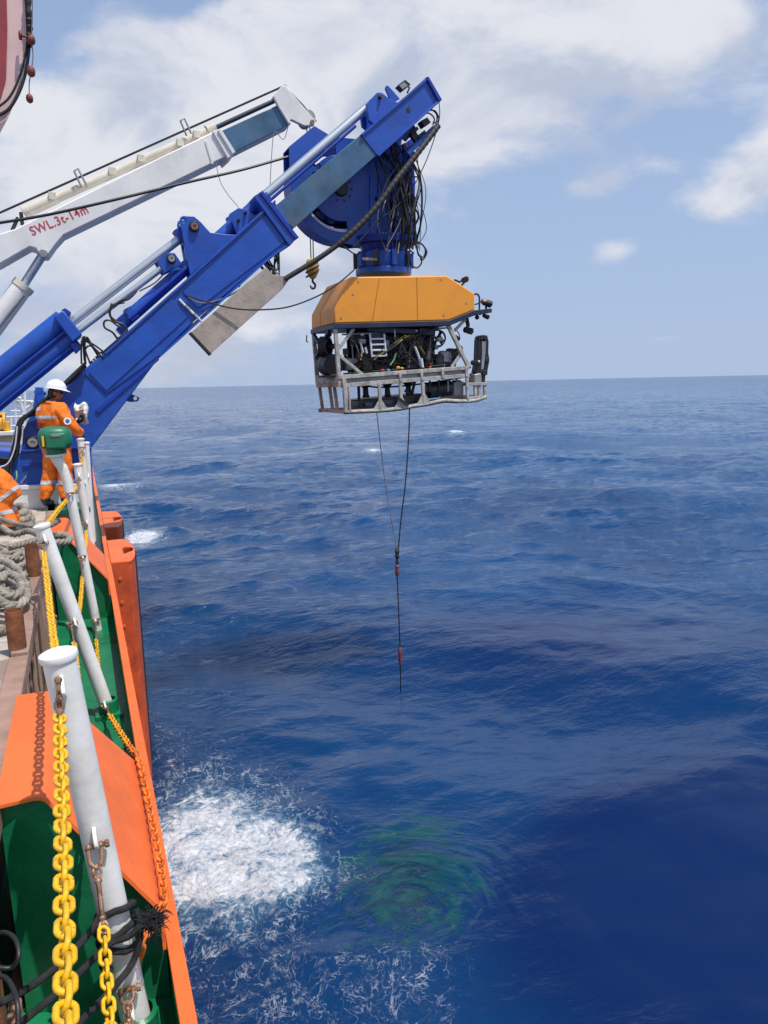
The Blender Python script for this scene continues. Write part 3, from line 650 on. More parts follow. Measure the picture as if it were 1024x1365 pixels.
def chain(label, path, mats, fit=None, single=True, twist=0.6, fx=None, shackle=None):
    """path: first to last link; fit: (eye, chain end) for the shackle and turnbuckle"""
    t = thing('chain', label, 'chain', Vector(path[0]), 'chains strung between the white posts')
    pts = resample(path, PITCH); n = len(pts); jm = {}
    for i in range(n-1):
        d = pts[i+1]-pts[i]; c = (pts[i]+pts[i+1])/2
        f = (i+.5)/n; m = mats[min(len(mats)-1, int(f*len(mats)+rng.uniform(-.35, .35))) if 0 <= int(f*len(mats)+rng.uniform(-.35, .35)) else 0]
        M3 = frame(d, twist+(math.pi/2 if i % 2 else 0)+rng.uniform(-.16, .16))
        if single:
            o = bpy.data.objects.new('chain_link', LINKS[m]); COL.objects.link(o); o.parent = t
            o.matrix_local = Matrix.Translation(c-Vector(path[0])) @ M3.to_4x4()
        else:
            b = jm.setdefault(m, MB()); me = LOWL[m]
            b.add([c+M3@v.co for v in me.vertices], [tuple(p.vertices) for p in me.polygons])
    for m, b in jm.items(): b.build('chain_links', m, t, fix=False, angle=180, kind='stuff')
    if fit:
        e, f = Vector(fit[0]), Vector(fit[1]); d = (f-e); L = d.length; d.normalize(); s = d.cross(Z_UP if abs(d.z) < .9 else X_OUT).normalized(); w = d.cross(s)
        b = MB(); r = .0075; k = min(.07, L*.36)
        U = [e+s*.021-d*.004, e+s*.021+d*k*.4, e+s*.017+d*k*.75, e+d*k*.98, e-s*.017+d*k*.75, e-s*.021+d*k*.4, e-s*.021-d*.004]
        b.tube(bez(U, 5), r, 8); b.cyl(e-s*.042-d*.004, e+s*.034-d*.004, .0085, n=8); b.cyl(e-s*.05-d*.004, e-s*.034-d*.004, .014, n=8)
        for sg in (-1, 1): b.sphere(e+s*sg*.021-d*.004, .0135, 8, 6)
        b.build('shackle', 'rustmetal', t)
        if L > .09:
            b = MB(); p0, p1 = e+d*(k+.0), f
            q0, q1 = p0+d*min(.05, L*.16), p1-d*min(.045, L*.14)
            for sg in (-1, 1): b.tube([q0+d*.0, q0+d*.012+w*sg*.011, q1-d*.012+w*sg*.011, q1], .0065, 8)
            b.cyl(q0-d*.02, q0+d*.05, .0085, n=8); b.cyl(q1-d*.06, q1+d*.02, .0085, n=8)
            b.sphere(q0, .013, 8, 6); b.sphere(q1, .013, 8, 6)
            for c in (p0+d*.012, p1-d*.008):
                b.tube([c+d*(.02*math.cos(a))+s*.013*math.sin(a) for a in [6.283*i/10 for i in range(10)]], .0055, 6, closed=True)
            b.build('turnbuckle', 'rustmetal', t)
    return t
Y3 = ['yellow']
chain('thick yellow chain hanging in the foreground from the top of the nearest post', [(-0.148, 2.56, 1.429), (-0.135, 2.1, 1.411), (-0.124, 1.73, 1.416), (-0.116, 1.46, 1.423), (-0.109, 1.22, 1.439), (-0.102, 0.98, 1.465)], Y3, ((-0.143, 2.6, 1.534), (-0.148, 2.56, 1.426)), twist=.4)
chain('short yellow chain low on the nearest post, beside the black rope', [(-0.072, 2.41, 0.716), (-0.073, 2.33, 0.688), (-0.072, 2.22, 0.655), (-0.07, 2.1, 0.627), (-0.068, 1.85, 0.583)], ['yellow', 'yellow', 'rustyyellow'], ((-0.082, 2.6, 0.9), (-0.072, 2.41, 0.71)), twist=.35)
chain('rusty chain at the very foot of the nearest post', [(-0.022, 2.5, 0.237), (-0.017, 2.3, 0.206), (-0.018, 2.05, 0.188)], ['rustyyellow'], ((-0.02, 2.6, 0.293), (-0.022, 2.5, 0.237)))
chain('yellow chain from the most leaning post down behind the top of the nearest post', [(-0.315, 5.55, 1.39), (-0.286, 5.05, 1.372), (-0.251, 4.45, 1.354), (-0.21, 3.75, 1.366), (-0.167, 3.05, 1.467), (-0.152, 2.76, 1.506)], Y3, ((-0.339, 5.78, 1.411), (-0.316, 5.55, 1.384)), twist=.75)
chain('yellow chain turning orange with rust towards the near orange cover', [(-0.169, 5.25, 0.798), (-0.153, 4.8, 0.812), (-0.138, 4.3, 0.832), (-0.123, 3.85, 0.845), (-0.112, 3.4, 0.858), (-0.101, 2.9, 0.896), (-0.1, 2.76, 0.867)], ['yellow', 'rustyyellow', 'orangechain', 'orangechain'], ((-0.198, 5.78, 0.786), (-0.169, 5.25, 0.793)), twist=.7)
chain('orange rusty chain lying along the outboard edge of the near orange cover', [(0.013, 5.5, 0.139), (0.069, 5.05, 0.196), (0.128, 4.5, 0.3), (.138, 4.05, .486), (.150, 3.62, .474), (.156, 3.30, .472), (.157, 3.02, .468), (.142, 2.80, .45)] + [(0.071, 2.74, 0.405), (0.045, 2.72, 0.366), (0.009, 2.72, 0.253), (-0.02, 2.75, 0.151)], ['rustyyellow', 'orangechain', 'orangechain', 'orangechain'], ((-0.012, 5.78, 0.098), (0.013, 5.5, 0.133)), twist=.75)
chain('yellow chain between the green vent pipe and the most leaning post', [(-0.195, 7.85, 1.425), (-0.247, 7.4, 1.421), (-0.288, 6.7, 1.446), (-0.313, 5.93, 1.493)], Y3, ((-0.172, 8, 1.471), (-0.196, 7.85, 1.418)), single=False)
chain('yellow chain hanging at mid height right of the most leaning post', [(-0.114, 7.6, 0.691), (-0.128, 7.1, 0.671), (-0.143, 6.5, 0.686), (-0.167, 6, 0.734)], Y3, ((-0.116, 8, 0.816), (-0.115, 7.6, 0.683)), single=False)
chain('low yellow chain on the green gutter floor beyond the near orange cover', [(-0.04, 7.5, 0.076), (-0.039, 7.15, 0.05), (-0.035, 6.6, 0.032), (-0.014, 5.95, 0.084)], ['yellow', 'rustyyellow'], ((-0.035, 8, 0.134), (-0.04, 7.5, 0.069)), single=False)
chain('yellow chain between the post by the vent head and the vent pipe', [(-0.12, 10, 1.302), (-0.141, 9.3, 1.335), (-0.16, 8.15, 1.458)], Y3, ((-0.107, 10.2, 1.354), (-0.12, 10, 1.302)), single=False)
chain('short yellow chain showing between two white posts below the vent head', [(-0.054, 9.9, 0.737), (-0.061, 9.2, 0.737), (-0.089, 8.15, 0.781)], Y3, ((-0.074, 10.22, 0.791), (-0.055, 9.9, 0.727)), single=False)
chain('lowest rusty yellow chain behind the vent pipe foot', [(-0.026, 9.4, 0.013), (-0.026, 8.8, 0.056), (-0.027, 8.15, 0.105)], ['rustyyellow'], ((-0.013, 10.2, 0.096), (-0.027, 9.4, 0.004)), single=False)
chain('yellow chain hanging just below the hand of the standing man', [(-0.023, 10.5, 1.653), (-0.034, 10.42, 1.522), (-0.078, 10.32, 1.378)], Y3, ((-0.02, 10.55, 1.738), (-0.023, 10.5, 1.643)), single=False)

# --- black rope lashed round the nearest post, with a frayed end
def on_post(h): return Vector((.012, 2.682, 0)).lerp(Vector((-.141, 2.682, 1.612)), h/1.612)
rp = thing('black_rope', 'black rope lashed round the nearest white post with a frayed end', 'rope', on_post(.5))
wrap = []
for k in range(64):
    a = -2.3+k*.30; h = .605-.0036*k+.012*math.sin(k*.5); c = on_post(h); rr = .070+.004*math.sin(k*1.7)
    wrap.append(c+Vector((rr*math.cos(a), rr*math.sin(a), .02*math.cos(a+.6))))
b = MB(); b.tube(bez([(-0.453, 2.35, 0.591), (-0.338, 2.45, 0.538), (-0.224, 2.52, 0.546), (-0.128, 2.58, 0.586), (-0.097, 2.62, 0.597)], 6)[:-1]+wrap, .0125, 8); b.build('lashing', 'blackrope', rp)
b = MB(); b.tube(bez([(-0.416, 2.3, 0.501), (-0.338, 2.38, 0.487), (-0.202, 2.45, 0.517), (-0.092, 2.56, 0.519), (-0.053, 2.6, 0.512), (0.005, 2.6, 0.517), (0.043, 2.6, 0.542), (0.076, 2.6, 0.55)], 7), .0125, 8); b.build('loose_strand', 'blackrope', rp)
b = MB(); b.tube(bez([(0.037, 2.64, 0.589), (0.048, 2.62, 0.55), (0.039, 2.6, 0.484), (0.006, 2.58, 0.417), (-0.065, 2.5, 0.407), (-0.173, 2.35, 0.441), (-0.267, 2.2, 0.468)], 7), .0125, 8); b.build('loose_strand', 'blackrope', rp)
b = MB(); e = Vector((0.082, 2.6, 0.554)); ex = (Vector((0.124, 2.6, 0.581))-e).normalized()
for k in range(170):
    d = (ex*rng.uniform(.1, 1.0)+Vector(rng.normal(0, .62, 3))).normalized(); L = rng.uniform(.025, .07); p = e+Vector(rng.normal(0, .012, 3))
    q = p+d*L+Vector((0, 0, -.008)); b.tube([p, p.lerp(q, .4)+Vector(rng.normal(0, .006, 3)), p.lerp(q, .75)+Vector(rng.normal(0, .008, 3)), q+Vector((0, 0, -.012))], [.0024, .002, .0016, .001], 4)
b.sphere(e-ex*.012, .02, 10, 8); b.build('frayed_end', 'blackrope', rp, fix=False)

# --- hoses tucked under the cargo rail, bottom left
hs = thing('rubber_hose', 'black rubber hose looped under the rusty rail in the bottom left corner', 'hose', (-.5, 2.2, .5))
b = MB(); b.tube(bez([(-0.408, 2.35, 0.835), (-0.35, 2.3, 0.877), (-0.313, 2.25, 0.88), (-0.302, 2.2, 0.857), (-0.327, 2.2, 0.828), (-0.376, 2.2, 0.85)], 8), .007, 10); b.build('hose_loop', 'hose', hs)
b = MB(); b.tube(bez([(-0.375, 2.15, 0.861), (-0.326, 2.1, 0.875), (-0.292, 2, 0.886), (-0.288, 1.95, 0.848), (-0.299, 1.9, 0.774)], 8), .007, 10); b.build('hose_loop', 'hose', hs)

# --- heap of mooring rope on the deck
def strand_rope(path, r, name, parent, mat='rope', turns=7.0):
    P = bez(path, 9); b = MB(); acc = [0]
    for a, c in zip(P, P[1:]): acc.append(acc[-1]+(c-a).length)
    for s in range(3):
        T = []
        for i, p in enumerate(P):
            d = (P[min(i+1, len(P)-1)]-P[max(i-1, 0)]).normalized(); u = Z_UP if abs(d.z) < .9 else X_OUT; sd = d.cross(u).normalized(); w = sd.cross(d)
            a = acc[i]*turns*2*math.pi+s*2.094
            T.append(p+(sd*math.cos(a)+w*math.sin(a))*r*.5)
        b.tube(T, r*.56, 6)
    return b.build(name, mat, parent, fix=False, angle=80)
heap = thing('rope_heap', 'heap of thick grey mooring rope on the wooden deck', 'rope', (-.85, 6.6, DECK))
r3 = np.random.default_rng(3)
for k in range(11):
    cx, cy = r3.uniform(-1.0, -.68), r3.uniform(5.6, 8.0); rad = r3.uniform(.14, .30); ph = r3.uniform(0, 6); n = int(r3.integers(14, 24)); pts = []
    for i in range(n):
        a = ph+i*.62; q = rad*(1+.25*math.sin(1.7*i+k)); pts.append((min(-.56, cx+q*math.cos(a)*r3.uniform(.8, 1.15)), cy+1.25*q*math.sin(a)+r3.normal(0, .05), DECK+.03+.004*k+.045*r3.uniform(0, 1)+.03*math.sin(i*.9+k)))
    strand_rope(pts, .030, 'rope_coil', heap, turns=8.5)
for pts in ([(-0.656, 6.9, 1.187), (-0.505, 7.1, 1.185), (-0.38, 7.3, 1.176), (-0.268, 7.35, 1.177), (-0.192, 7.3, 1.158), (-0.218, 7.2, 1.137), (-0.35, 7.1, 1.156), (-0.497, 6.9, 1.157)],
            [(-0.906, 8.6, 1.194), (-0.711, 8.3, 1.163), (-0.489, 8, 1.155), (-0.378, 8, 1.168), (-0.303, 8.3, 1.158)], [(-0.796, 7.9, 1.209), (-0.682, 7.7, 1.16), (-0.544, 7.6, 1.194), (-0.447, 7.4, 1.178), (-0.389, 7.1, 1.133)],
            [(-0.733, 6.5, 1.183), (-0.601, 6.3, 1.17), (-0.494, 6, 1.109), (-0.462, 5.7, 1.045), (-0.531, 5.55, 1.029), (-0.616, 5.6, 1.059), (-0.686, 5.7, 1.107)],
            [(-0.654, 6, 1.111), (-0.61, 6.1, 1.139), (-0.524, 6, 1.112), (-0.505, 5.8, 1.069), (-0.576, 5.7, 1.065), (-0.657, 5.8, 1.105)]):
    strand_rope(pts, .032, 'rope_coil', heap)
old = thing('rope_heap', 'flat dark coil of old rope on deck before the white box', 'rope', (-.7, 9.7, DECK))
for k in range(3):
    strand_rope([(-.95+.30*math.cos(a)*(1-.1*k), 9.75+.45*math.sin(a)*(1-.12*k), DECK+.05+.07*k+.02*math.sin(3*a)) for a in [i*.5 for i in range(14)]], .045, 'rope_coil', old)


# ------------------------------------------------------------------ blue launch crane, swung out over the side
YC, YN, YF = 11.475, 11.22, 11.73        # boom centre plane, near and far faces
crane = thing('launch_crane', 'big blue telescopic launch crane reaching out over the water with its cylinders', 'crane', (-.4, 11.5, DECK+.3))
def P(name, mat, pts, y0, y1, bevel=.008, holes=None, parent=crane):
    b = MB()
    if holes: b.plate(pts, holes, y0, y1)
    else: b.prism(pts, y0, y1)
    return b.build(name, mat, parent, bevel=bevel)
def T(name, mat, pts, r, n=10, sm=0, parent=crane):
    b = MB(); b.tube(bez(pts, sm) if sm else pts, r, n); return b.build(name, mat, parent)
def mid(pts, y): return [(x, y, z) for x, z in pts]
P('foot_block', 'blue', [(-1.562, 1.803), (-0.788, 1.683), (-0.471, 1.686), (0.106, 1.687), (0.086, 1.147), (-1.627, 1.189)], 11.16, 12.6, .02)
P('foot_flange', 'bluedark', [(-0.784, 1.706), (0.106, 1.701), (0.103, 1.669), (-0.786, 1.675)], 11.12, 11.3)
P('foot_step', 'bluedark', [(-0.785, 1.51), (0.06, 1.491), (0.066, 1.449), (-0.789, 1.47)], 11.135, 11.3)
P('lower_arm', 'blue', [(0.266, 2.905), (0.005, 2.683), (-0.4, 2.295), (-0.615, 2.19), (-0.738, 1.961), (-0.782, 1.688), (0.106, 1.683), (1.11, 2.919), (1.625, 3.415), (1.183, 3.514)], YN, YF, .012)
P('arm_rib', 'bluedark', [(0.198, 2.204), (1.067, 2.909), (1.11, 2.93), (1.107, 2.887), (0.234, 2.161)], 11.195, YN+.01, .004)
P('arm_rib', 'bluedark', [(-0.625, 2.069), (-0.465, 1.981), (-0.46, 1.94), (-0.62, 2.028)], 11.185, YN+.01, .004)
P('boom', 'blue', [(0.094, 2.712), (0.379, 2.985), (2.897, 5.158), (3.228, 4.672), (2.687, 4.285), (1.623, 3.424), (1.11, 2.94), (0.363, 2.418)], 11.2, YF+.03, .012)
P('side_plate', 'blue', [(0.162, 2.721), (1.328, 3.74), (1.541, 3.485), (0.367, 2.47)], 11.182, 11.21, .004)
P('side_plate', 'blue', [(1.501, 3.837), (2.889, 5.061), (3.168, 4.708), (2.709, 4.358), (1.697, 3.613)], 11.182, 11.21, .004)
P('boom_edge_flange', 'blue', [(0.379, 2.995), (2.895, 5.166), (2.911, 5.141), (0.397, 2.964)], 11.16, 11.80, .003)
P('boom_edge_flange', 'blue', [(1.109, 2.95), (2.685, 4.294), (3.226, 4.68), (3.237, 4.66), (2.694, 4.263), (1.117, 2.918)], 11.16, 11.80, .003)
P('collar', 'blue', [(2.577, 5.187), (2.713, 5.278), (3.22, 4.668), (3.082, 4.523)], 11.14, 11.85, .012)
P('collar_rim', 'bluedark', [(2.663, 5.239), (2.708, 5.273), (3.214, 4.664), (3.167, 4.624)], 11.115, 11.875, .006)
LH = [circle(*(1.592, 4.826), .03, 12)]
for y0 in (11.28, 11.56):
    P('lug_plate', 'blue', [(1.536, 4.823), (1.55, 4.874), (1.587, 4.891), (1.738, 4.89), (1.828, 4.819), (1.952, 4.683), (2.205, 4.67), (2.336, 4.672), (1.629, 4.08)], y0, y0+.09, .006, LH)
    P('clevis_plate', 'blue', [(1.18, 4.269), (1.321, 4.381), (1.434, 4.381), (1.528, 4.232), (1.271, 4.099)], y0, y0+.07, .006)
    P('bracket_plate', 'blue', [(2.243, 4.957), (2.378, 5.048), (2.498, 5.035), (2.648, 4.94), (2.336, 4.672)], y0, y0+.07, .006)
    P('tip_lug', 'blue', [(4.415, 6.677), (4.591, 6.855), (4.677, 6.854), (4.849, 6.757), (4.987, 6.751), (4.543, 6.383), (4.446, 6.447)], y0, y0+.07, .006)
    P('tip_fin', 'blue', [(4.735, 6.935), (4.754, 6.979), (4.791, 6.973), (4.976, 6.814), (4.836, 6.734)], y0+.02, y0+.06, .004)
P('lug_cross_block', 'bluedark', [(1.448, 4.7), (1.577, 4.778), (1.627, 4.588), (1.581, 4.514)], 11.36, 11.57, .006)
def pin(c, r, y0, name='pivot_pin', mats=('black', 'rustmetal')):
    b = MB(); b.cyl((c[0], y0, c[1]), (c[0], y0-.05, c[1]), r, r*.92, 24); o = b.build(name, mats[0], crane, bevel=.004)
    b = MB(); b._lathe((c[0], y0-.05, c[1]), (0, -1, 0), [(0, r*.7), (.02, r*.66), (.02, r*.32), (.008, r*.3), (.008, 0)], 20, False)
    b.build('pin_cap', mats[1], o)
pin((1.726, 4.749), .075, 11.285); pin((1.38, 4.294), .066, 11.285, mats=('black', 'grey')); pin((-0.635, 1.796), .092, 11.225, mats=('black', 'grey'))
pin((4.631, 6.789), .03, 11.285)
for c in ((2.366, 4.869), (2.471, 4.979)): pin(c, .022, 11.285, 'bolt_head', ('black', 'black'))
b = MB(); c = (5.094, 6.653); b.cyl((c[0], 11.262, c[1]), (c[0], 11.245, c[1]), .036, n=16); b.build('port_cover', 'black', crane)
# lift cylinders and extension cylinders
def cylbar(name, pts, r, mat='blue', n=24, parent=crane): b = MB(); b.cyl(pts[0], pts[1], r, n=n); return b.build(name, mat, parent)
ya = 11.52
cylbar('lift_cylinder', [(-1.362, 11.5, 2.439), (-0.095, 11.5, 3.45)], .155); cylbar('lift_cylinder', [(-1.396, 11.5, 2.108), (0.002, 11.5, 3.226)], .15)
for p0, p1 in (((-1.36, 11.34, 2.272), (-0.066, 11.34, 3.307)), ((-1.343, 11.42, 2.529), (-0.146, 11.42, 3.503)), ((-1.395, 11.38, 1.982), (0.023, 11.38, 3.117))):
    T('cylinder_pipe', 'bluedark', [p0, p1], .022)
P('crane_mast', 'blue', [(-1.325, 2.91), (-1.51, 1.122), (-2.341, 1.135), (-2.158, 2.728), (-1.71, 3.008)], 11.3, 12.3, .03)
P('cylinder_head', 'blue', [(-0.23, 3.482), (-0.091, 3.563), (0.12, 3.244), (-0.014, 3.133)], 11.24, 11.80, .02)
P('cylinder_head', 'bluedark', [(-0.054, 3.113), (0.016, 3.153), (0.096, 3.072), (0.012, 2.991)], 11.3, 11.7, .015)
P('cylinder_head', 'bluedark', [(-0.118, 3.571), (-0.068, 3.601), (0.002, 3.543), (-0.031, 3.493)], 11.3, 11.7, .008)
cylbar('chrome_rod', [(-0.021, 11.5, 3.41), (1.55, 11.5, 4.619)], .062, 'chrome'); cylbar('chrome_rod', [(0.046, 11.46, 3.285), (1.374, 11.46, 4.273)], .045, 'chrome')
cylbar('extension_cylinder', [(0.63, 11.47, 3.383), (2.856, 11.47, 5.289)], .095)
cylbar('extension_cylinder', [(0.751, 11.34, 3.467), (2.174, 11.34, 4.695)], .035, 'bluedark')
P('cylinder_band', 'blue', [(0.689, 3.589), (0.795, 3.652), (0.895, 3.51), (0.788, 3.426)], 11.33, 11.62, .008)
P('cylinder_band', 'bluedark', [(0.569, 3.331), (0.655, 3.404), (0.728, 3.301), (0.642, 3.238)], 11.33, 11.6, .01)
cylbar('chrome_rod', [(2.781, 11.45, 5.258), (4.531, 11.45, 6.724)], .066, 'chrome'); cylbar('guide_rod', [(2.786, 11.4, 5.131), (4.269, 11.4, 6.381)], .024, 'bluedark')
P('inner_boom', 'steelblue', [(2.891, 5.081), (4.695, 6.543), (4.863, 6.21), (3.187, 4.802)], 11.27, 11.69, .008)
P('boom_tip', 'blue', [(4.298, 6.219), (5.417, 7.143), (5.635, 6.844), (4.561, 5.938)], 11.252, 11.71, .008)
P('tip_flange', 'blue', [(4.294, 6.221), (5.413, 7.149), (5.438, 7.126), (4.318, 6.197)], 11.22, 11.74, .003)
P('tip_flange', 'blue', [(4.557, 5.957), (5.63, 6.856), (5.643, 6.831), (4.575, 5.926)], 11.22, 11.74, .003)
P('tip_end_plate', 'bluedark', [(5.387, 7.141), (5.426, 7.156), (5.657, 6.848), (5.604, 6.821)], 11.21, 11.75, .003)
fl = P('flood_light', 'black', [(4.959, 7.017), (5.068, 7.1), (5.163, 7.042), (5.047, 6.953)], 11.30, 11.46, .006)
P('light_glass', 'grey', [(4.963, 7), (5.045, 7.058), (5.108, 7.018), (5.025, 6.954)], 11.296, 11.301, 0, parent=fl)
T('light_bracket', 'black', [(5.136, 11.38, 6.941), (5.176, 11.38, 7.021), (5.113, 11.38, 7.067)], .014, 6)
# head frame below the tip
P('tip_strut', 'blue', [(5.092, 6.078), (5.649, 6.57), (5.682, 6.512), (5.156, 6.028)], 11.36, 11.56, .006)
for a, c in (([(5.176, 11.5, 6.147), (5.349, 11.5, 6.275)]), ([(5.349, 11.5, 6.275), (5.245, 11.5, 6.376)]), ([(5.245, 11.5, 6.376), (5.352, 11.5, 6.487)]), ([(5.35, 11.5, 6.342), (5.484, 11.5, 6.444)]), ([(5.35, 11.5, 6.342), (5.285, 11.5, 6.425)]), ([(5.15, 11.5, 6.122), (5.099, 11.5, 6.229)])):
    b = MB(); b.bar(a, c, .05, .08); b.build('link_arm', 'band', crane, bevel=.004)
P('junction_box', 'black', [(5.372, 6.57), (5.491, 6.637), (5.556, 6.566), (5.437, 6.488)], 11.4, 11.55, .01)
P('gusset', 'blue', [(4.915, 6.238), (5.071, 6.352), (5.016, 6.149)], 11.4, 11.46, .004); P('gusset', 'bluedark', [(5.097, 6.354), (5.323, 6.555), (5.375, 6.493), (5.188, 6.296)], 11.55, 11.6, .004)
for k, q in enumerate(([(5.463, 11.45, 6.716), (5.555, 11.42, 6.761), (5.66, 11.42, 6.706), (5.659, 11.42, 6.594), (5.602, 11.44, 6.572)], [(5.447, 11.5, 6.708), (5.567, 11.5, 6.732), (5.659, 11.5, 6.664), (5.632, 11.5, 6.571)], [(5.492, 11.4, 6.737), (5.624, 11.4, 6.74), (5.69, 11.4, 6.636), (5.649, 11.4, 6.543)])): T('hose', 'hose', q, .012, 8, 6)
# umbilical in its ribbed sleeve, and the board it runs over
up_ = bez([(2.984, 11.12, 4.05), (3.567, 11.08, 4.399), (3.996, 11.05, 4.716), (4.421, 11.05, 5.12), (4.816, 11.08, 5.588), (5.184, 11.15, 5.996), (5.616, 11.28, 6.481)], 26)
b = MB(); b.tube(up_, [.044+.005*(i % 4 < 2) if i > 40 else .038 for i in range(len(up_))], 12); b.build('umbilical_sleeve', 'rubber', crane, angle=60)
P('guide_board', 'board', [(1.559, 3.254), (1.823, 2.964), (2.566, 3.589), (2.932, 3.898), (3.078, 4.085), (2.8, 4.108), (2.709, 4.211), (2.409, 3.979)], 11.12, 11.22, .006)
P('board_edge_shade', 'rubber', [(1.542, 3.259), (1.57, 3.275), (1.843, 2.964), (1.815, 2.942)], 11.105, 11.23, .003)  # black strip painting in the shade along the board's lower edge
for q in ([(1.26, 11.4, 3.309), (1.298, 11.4, 3.256)], [(2.687, 11.4, 4.272), (2.741, 11.4, 4.209)]): T('board_hanger', 'black', q, .02, 8)
# hoses on the boom
def loops(seed, n, a, c, bulge, spread, r=.013, y=11.16, name='hose', mats=('hose',)):
    g = np.random.default_rng(seed); a, c = Vector(a), Vector(c)
    for k in range(n):
        s = Vector(g.normal(0, spread, 3)); e = Vector(g.normal(0, spread, 3)); m = (a+c)/2+Vector(bulge)*g.uniform(.6, 1.2)+Vector(g.normal(0, spread, 3))
        T(name, mats[k % len(mats)], [a+s, (a+s).lerp(m, .55)+Vector(bulge)*.18, m, (c+e).lerp(m, .55)+Vector(bulge)*.18, c+e], r, 7, 6)
loops(1, 6, (0.116, 11.3, 2.847), (0.331, 11.3, 2.969), (-.07, -.05, .26), .035)
for k in range(5): q = (0.227, 2.914); T('hose_fitting', 'grey' if k % 2 else 'black', [(q[0]-.03+.035*k, 11.27, q[1]-.03+.032*k), (q[0]+.02+.035*k, 11.27, q[1]-.09+.032*k)], .019, 8)
T('hose', 'hose', [(0.537, 11.35, 3.67), (0.495, 11.3, 3.532), (0.546, 11.3, 3.431), (0.653, 11.3, 3.391), (0.706, 11.3, 3.299), (0.619, 11.3, 3.216), (0.57, 11.35, 3.198)], .015, 8, 6)
T('hose', 'hose', [(0.708, 11.35, 3.693), (0.543, 11.3, 3.644), (0.503, 11.3, 3.512), (0.576, 11.3, 3.431), (0.699, 11.3, 3.35), (0.712, 11.3, 3.257)], .015, 8, 6)
T('hose', 'hose', [(0.57, 11.35, 3.198), (0.514, 11.3, 3.277), (0.42, 11.3, 3.338), (0.417, 11.3, 3.419), (0.497, 11.3, 3.44), (0.619, 11.3, 3.339)], .014, 8, 6)
T('hose', 'hose', [(0.885, 11.4, 3.857), (0.769, 11.3, 3.74), (0.646, 11.3, 3.697), (0.551, 11.3, 3.614)], .018, 8, 6)
T('hose', 'greyhose', [(0.926, 11.4, 3.858), (1.124, 11.35, 3.96), (1.267, 11.35, 4.088)], .011, 6, 5)
T('hose', 'hose', [(0.359, 11.17, 2.994), (0.601, 11.17, 3.197), (0.71, 11.2, 3.302)], .014, 8, 5)
for k in range(5):
    q = (1.442, 3.713); d = k*.055
    T('port_fitting', 'lightgrey' if k % 2 == 0 else 'grey', [(q[0]+d, 11.19, q[1]+.02-d), (q[0]+.075+d, 11.17, q[1]-.07-d)], .02, 8)
loops(4, 7, (2.727, 11.35, 4.395), (2.939, 11.4, 4.499), (.03, -.1, -.26), .045, .012, mats=('hose', 'hose', 'greyhose'))
T('hose', 'greyhose', [(2.767, 11.36, 4.237), (2.641, 11.33, 4.131), (2.4, 11.3, 3.948), (2.095, 11.2, 3.769), (1.761, 11.16, 3.684), (1.557, 11.17, 3.764)], .009, 6, 6)
b = MB(); c = (2.325, 3.999); b.tube([(c[0]+.045*math.cos(a), 11.4, c[1]+.045*math.sin(a)) for a in [i*.52 for i in range(12)]], .014, 7, closed=True); b.build('shackle_ring', 'black', crane)
b = MB(); o_ = [(0.669, 2.441), (0.749, 2.396), (0.819, 2.362), (0.794, 2.309), (0.69, 2.301), (0.609, 2.325)]; b.plate(o_, [circle(*(0.761, 2.353), .028, 12)], 11.42, 11.50); b.build('lifting_eye', 'bluedark', crane, bevel=.004)
g = np.random.default_rng(9)
for k in range(7):
    o1 = g.normal(0, 1.6, 14); yy = 11.12-.012*k
    q = [(0.111, 11.12, 2.811), (-0.104, 11.12, 2.623), (-0.329, 11.12, 2.416), (-0.55, 11.12, 2.231), (-0.727, 11.12, 2.107), (-0.821, 11.12, 1.89), (-0.895, 11.12, 1.59)]
    q = [(p[0]+.012*o1[i], p[1]-.012*k+.05, p[2]+.012*o1[i+7]) for i, p in enumerate(q)] + ([(-1.45, 11.1, 1.50+.05*k)] if k % 2 else [(-1.15+.03*k, 11.02, 1.25), (-1.2, 10.95, 1.0)])
    T('hose', 'hose', q, .02, 8, 5)
T('hose', 'lightgrey', [(-0.79, 11, 2.035), (-0.829, 11, 1.817), (-0.88, 11, 1.66), (-0.964, 11, 1.534), (-1.102, 11, 1.493)], .010, 7, 6)
T('hose', 'ltgreen', [(-0.86, 11.05, 1.432), (-0.859, 11, 1.356), (-0.887, 11, 1.297), (-0.928, 11, 1.249)], .010, 7, 6)
b = MB(); b.bar((-0.827, 11.13, 1.257), (-0.753, 11.13, 1.355), .02); b.build('grease_lever', 'grey', crane)
# umbilical sheave and docking head behind the boom
sc = (4.176, 5.592); SR = 0.835
outer = [(sc[0]+SR*math.cos(R(a)), sc[1]+SR*math.sin(R(a))) for a in range(172, 279, 6)] + [(4.369, 4.735), (4.848, 4.793), (4.885, 6.359), (4.05, 6.359), (3.77, 6.486), (3.356, 6.15)]
slots = [arc_poly(*sc, SR*.60, SR*.80, 96, 146, 12), arc_poly(*sc, SR*.60, SR*.80, 212, 280, 14), circle(sc[0]-SR*.44, sc[1]+SR*.36, .05, 8), circle(sc[0]-SR*.52, sc[1]+SR*.22, .035, 8)]
P('sheave_cheek', 'blue', outer, 11.90, 11.945, .006, slots)
P('sheave_cheek', 'bluedark', outer, 12.26, 12.30, 0, [arc_poly(*sc, SR*.62, SR*.70, 225, 244, 4), arc_poly(*sc, SR*.62, SR*.70, 254, 268, 4), arc_poly(*sc, SR*.62, SR*.70, 100, 125, 5)])
b = MB(); b._lathe((sc[0], 11.96, sc[1]), (0, 1, 0), [(0, SR*.90), (.03, SR*.92), (.12, SR*.78), (.2, SR*.92), (.24, SR*.90), (.24, SR*.80), (0, SR*.80), (0, SR*.90)], 64, False); b.build('sheave_rim', 'black', crane)
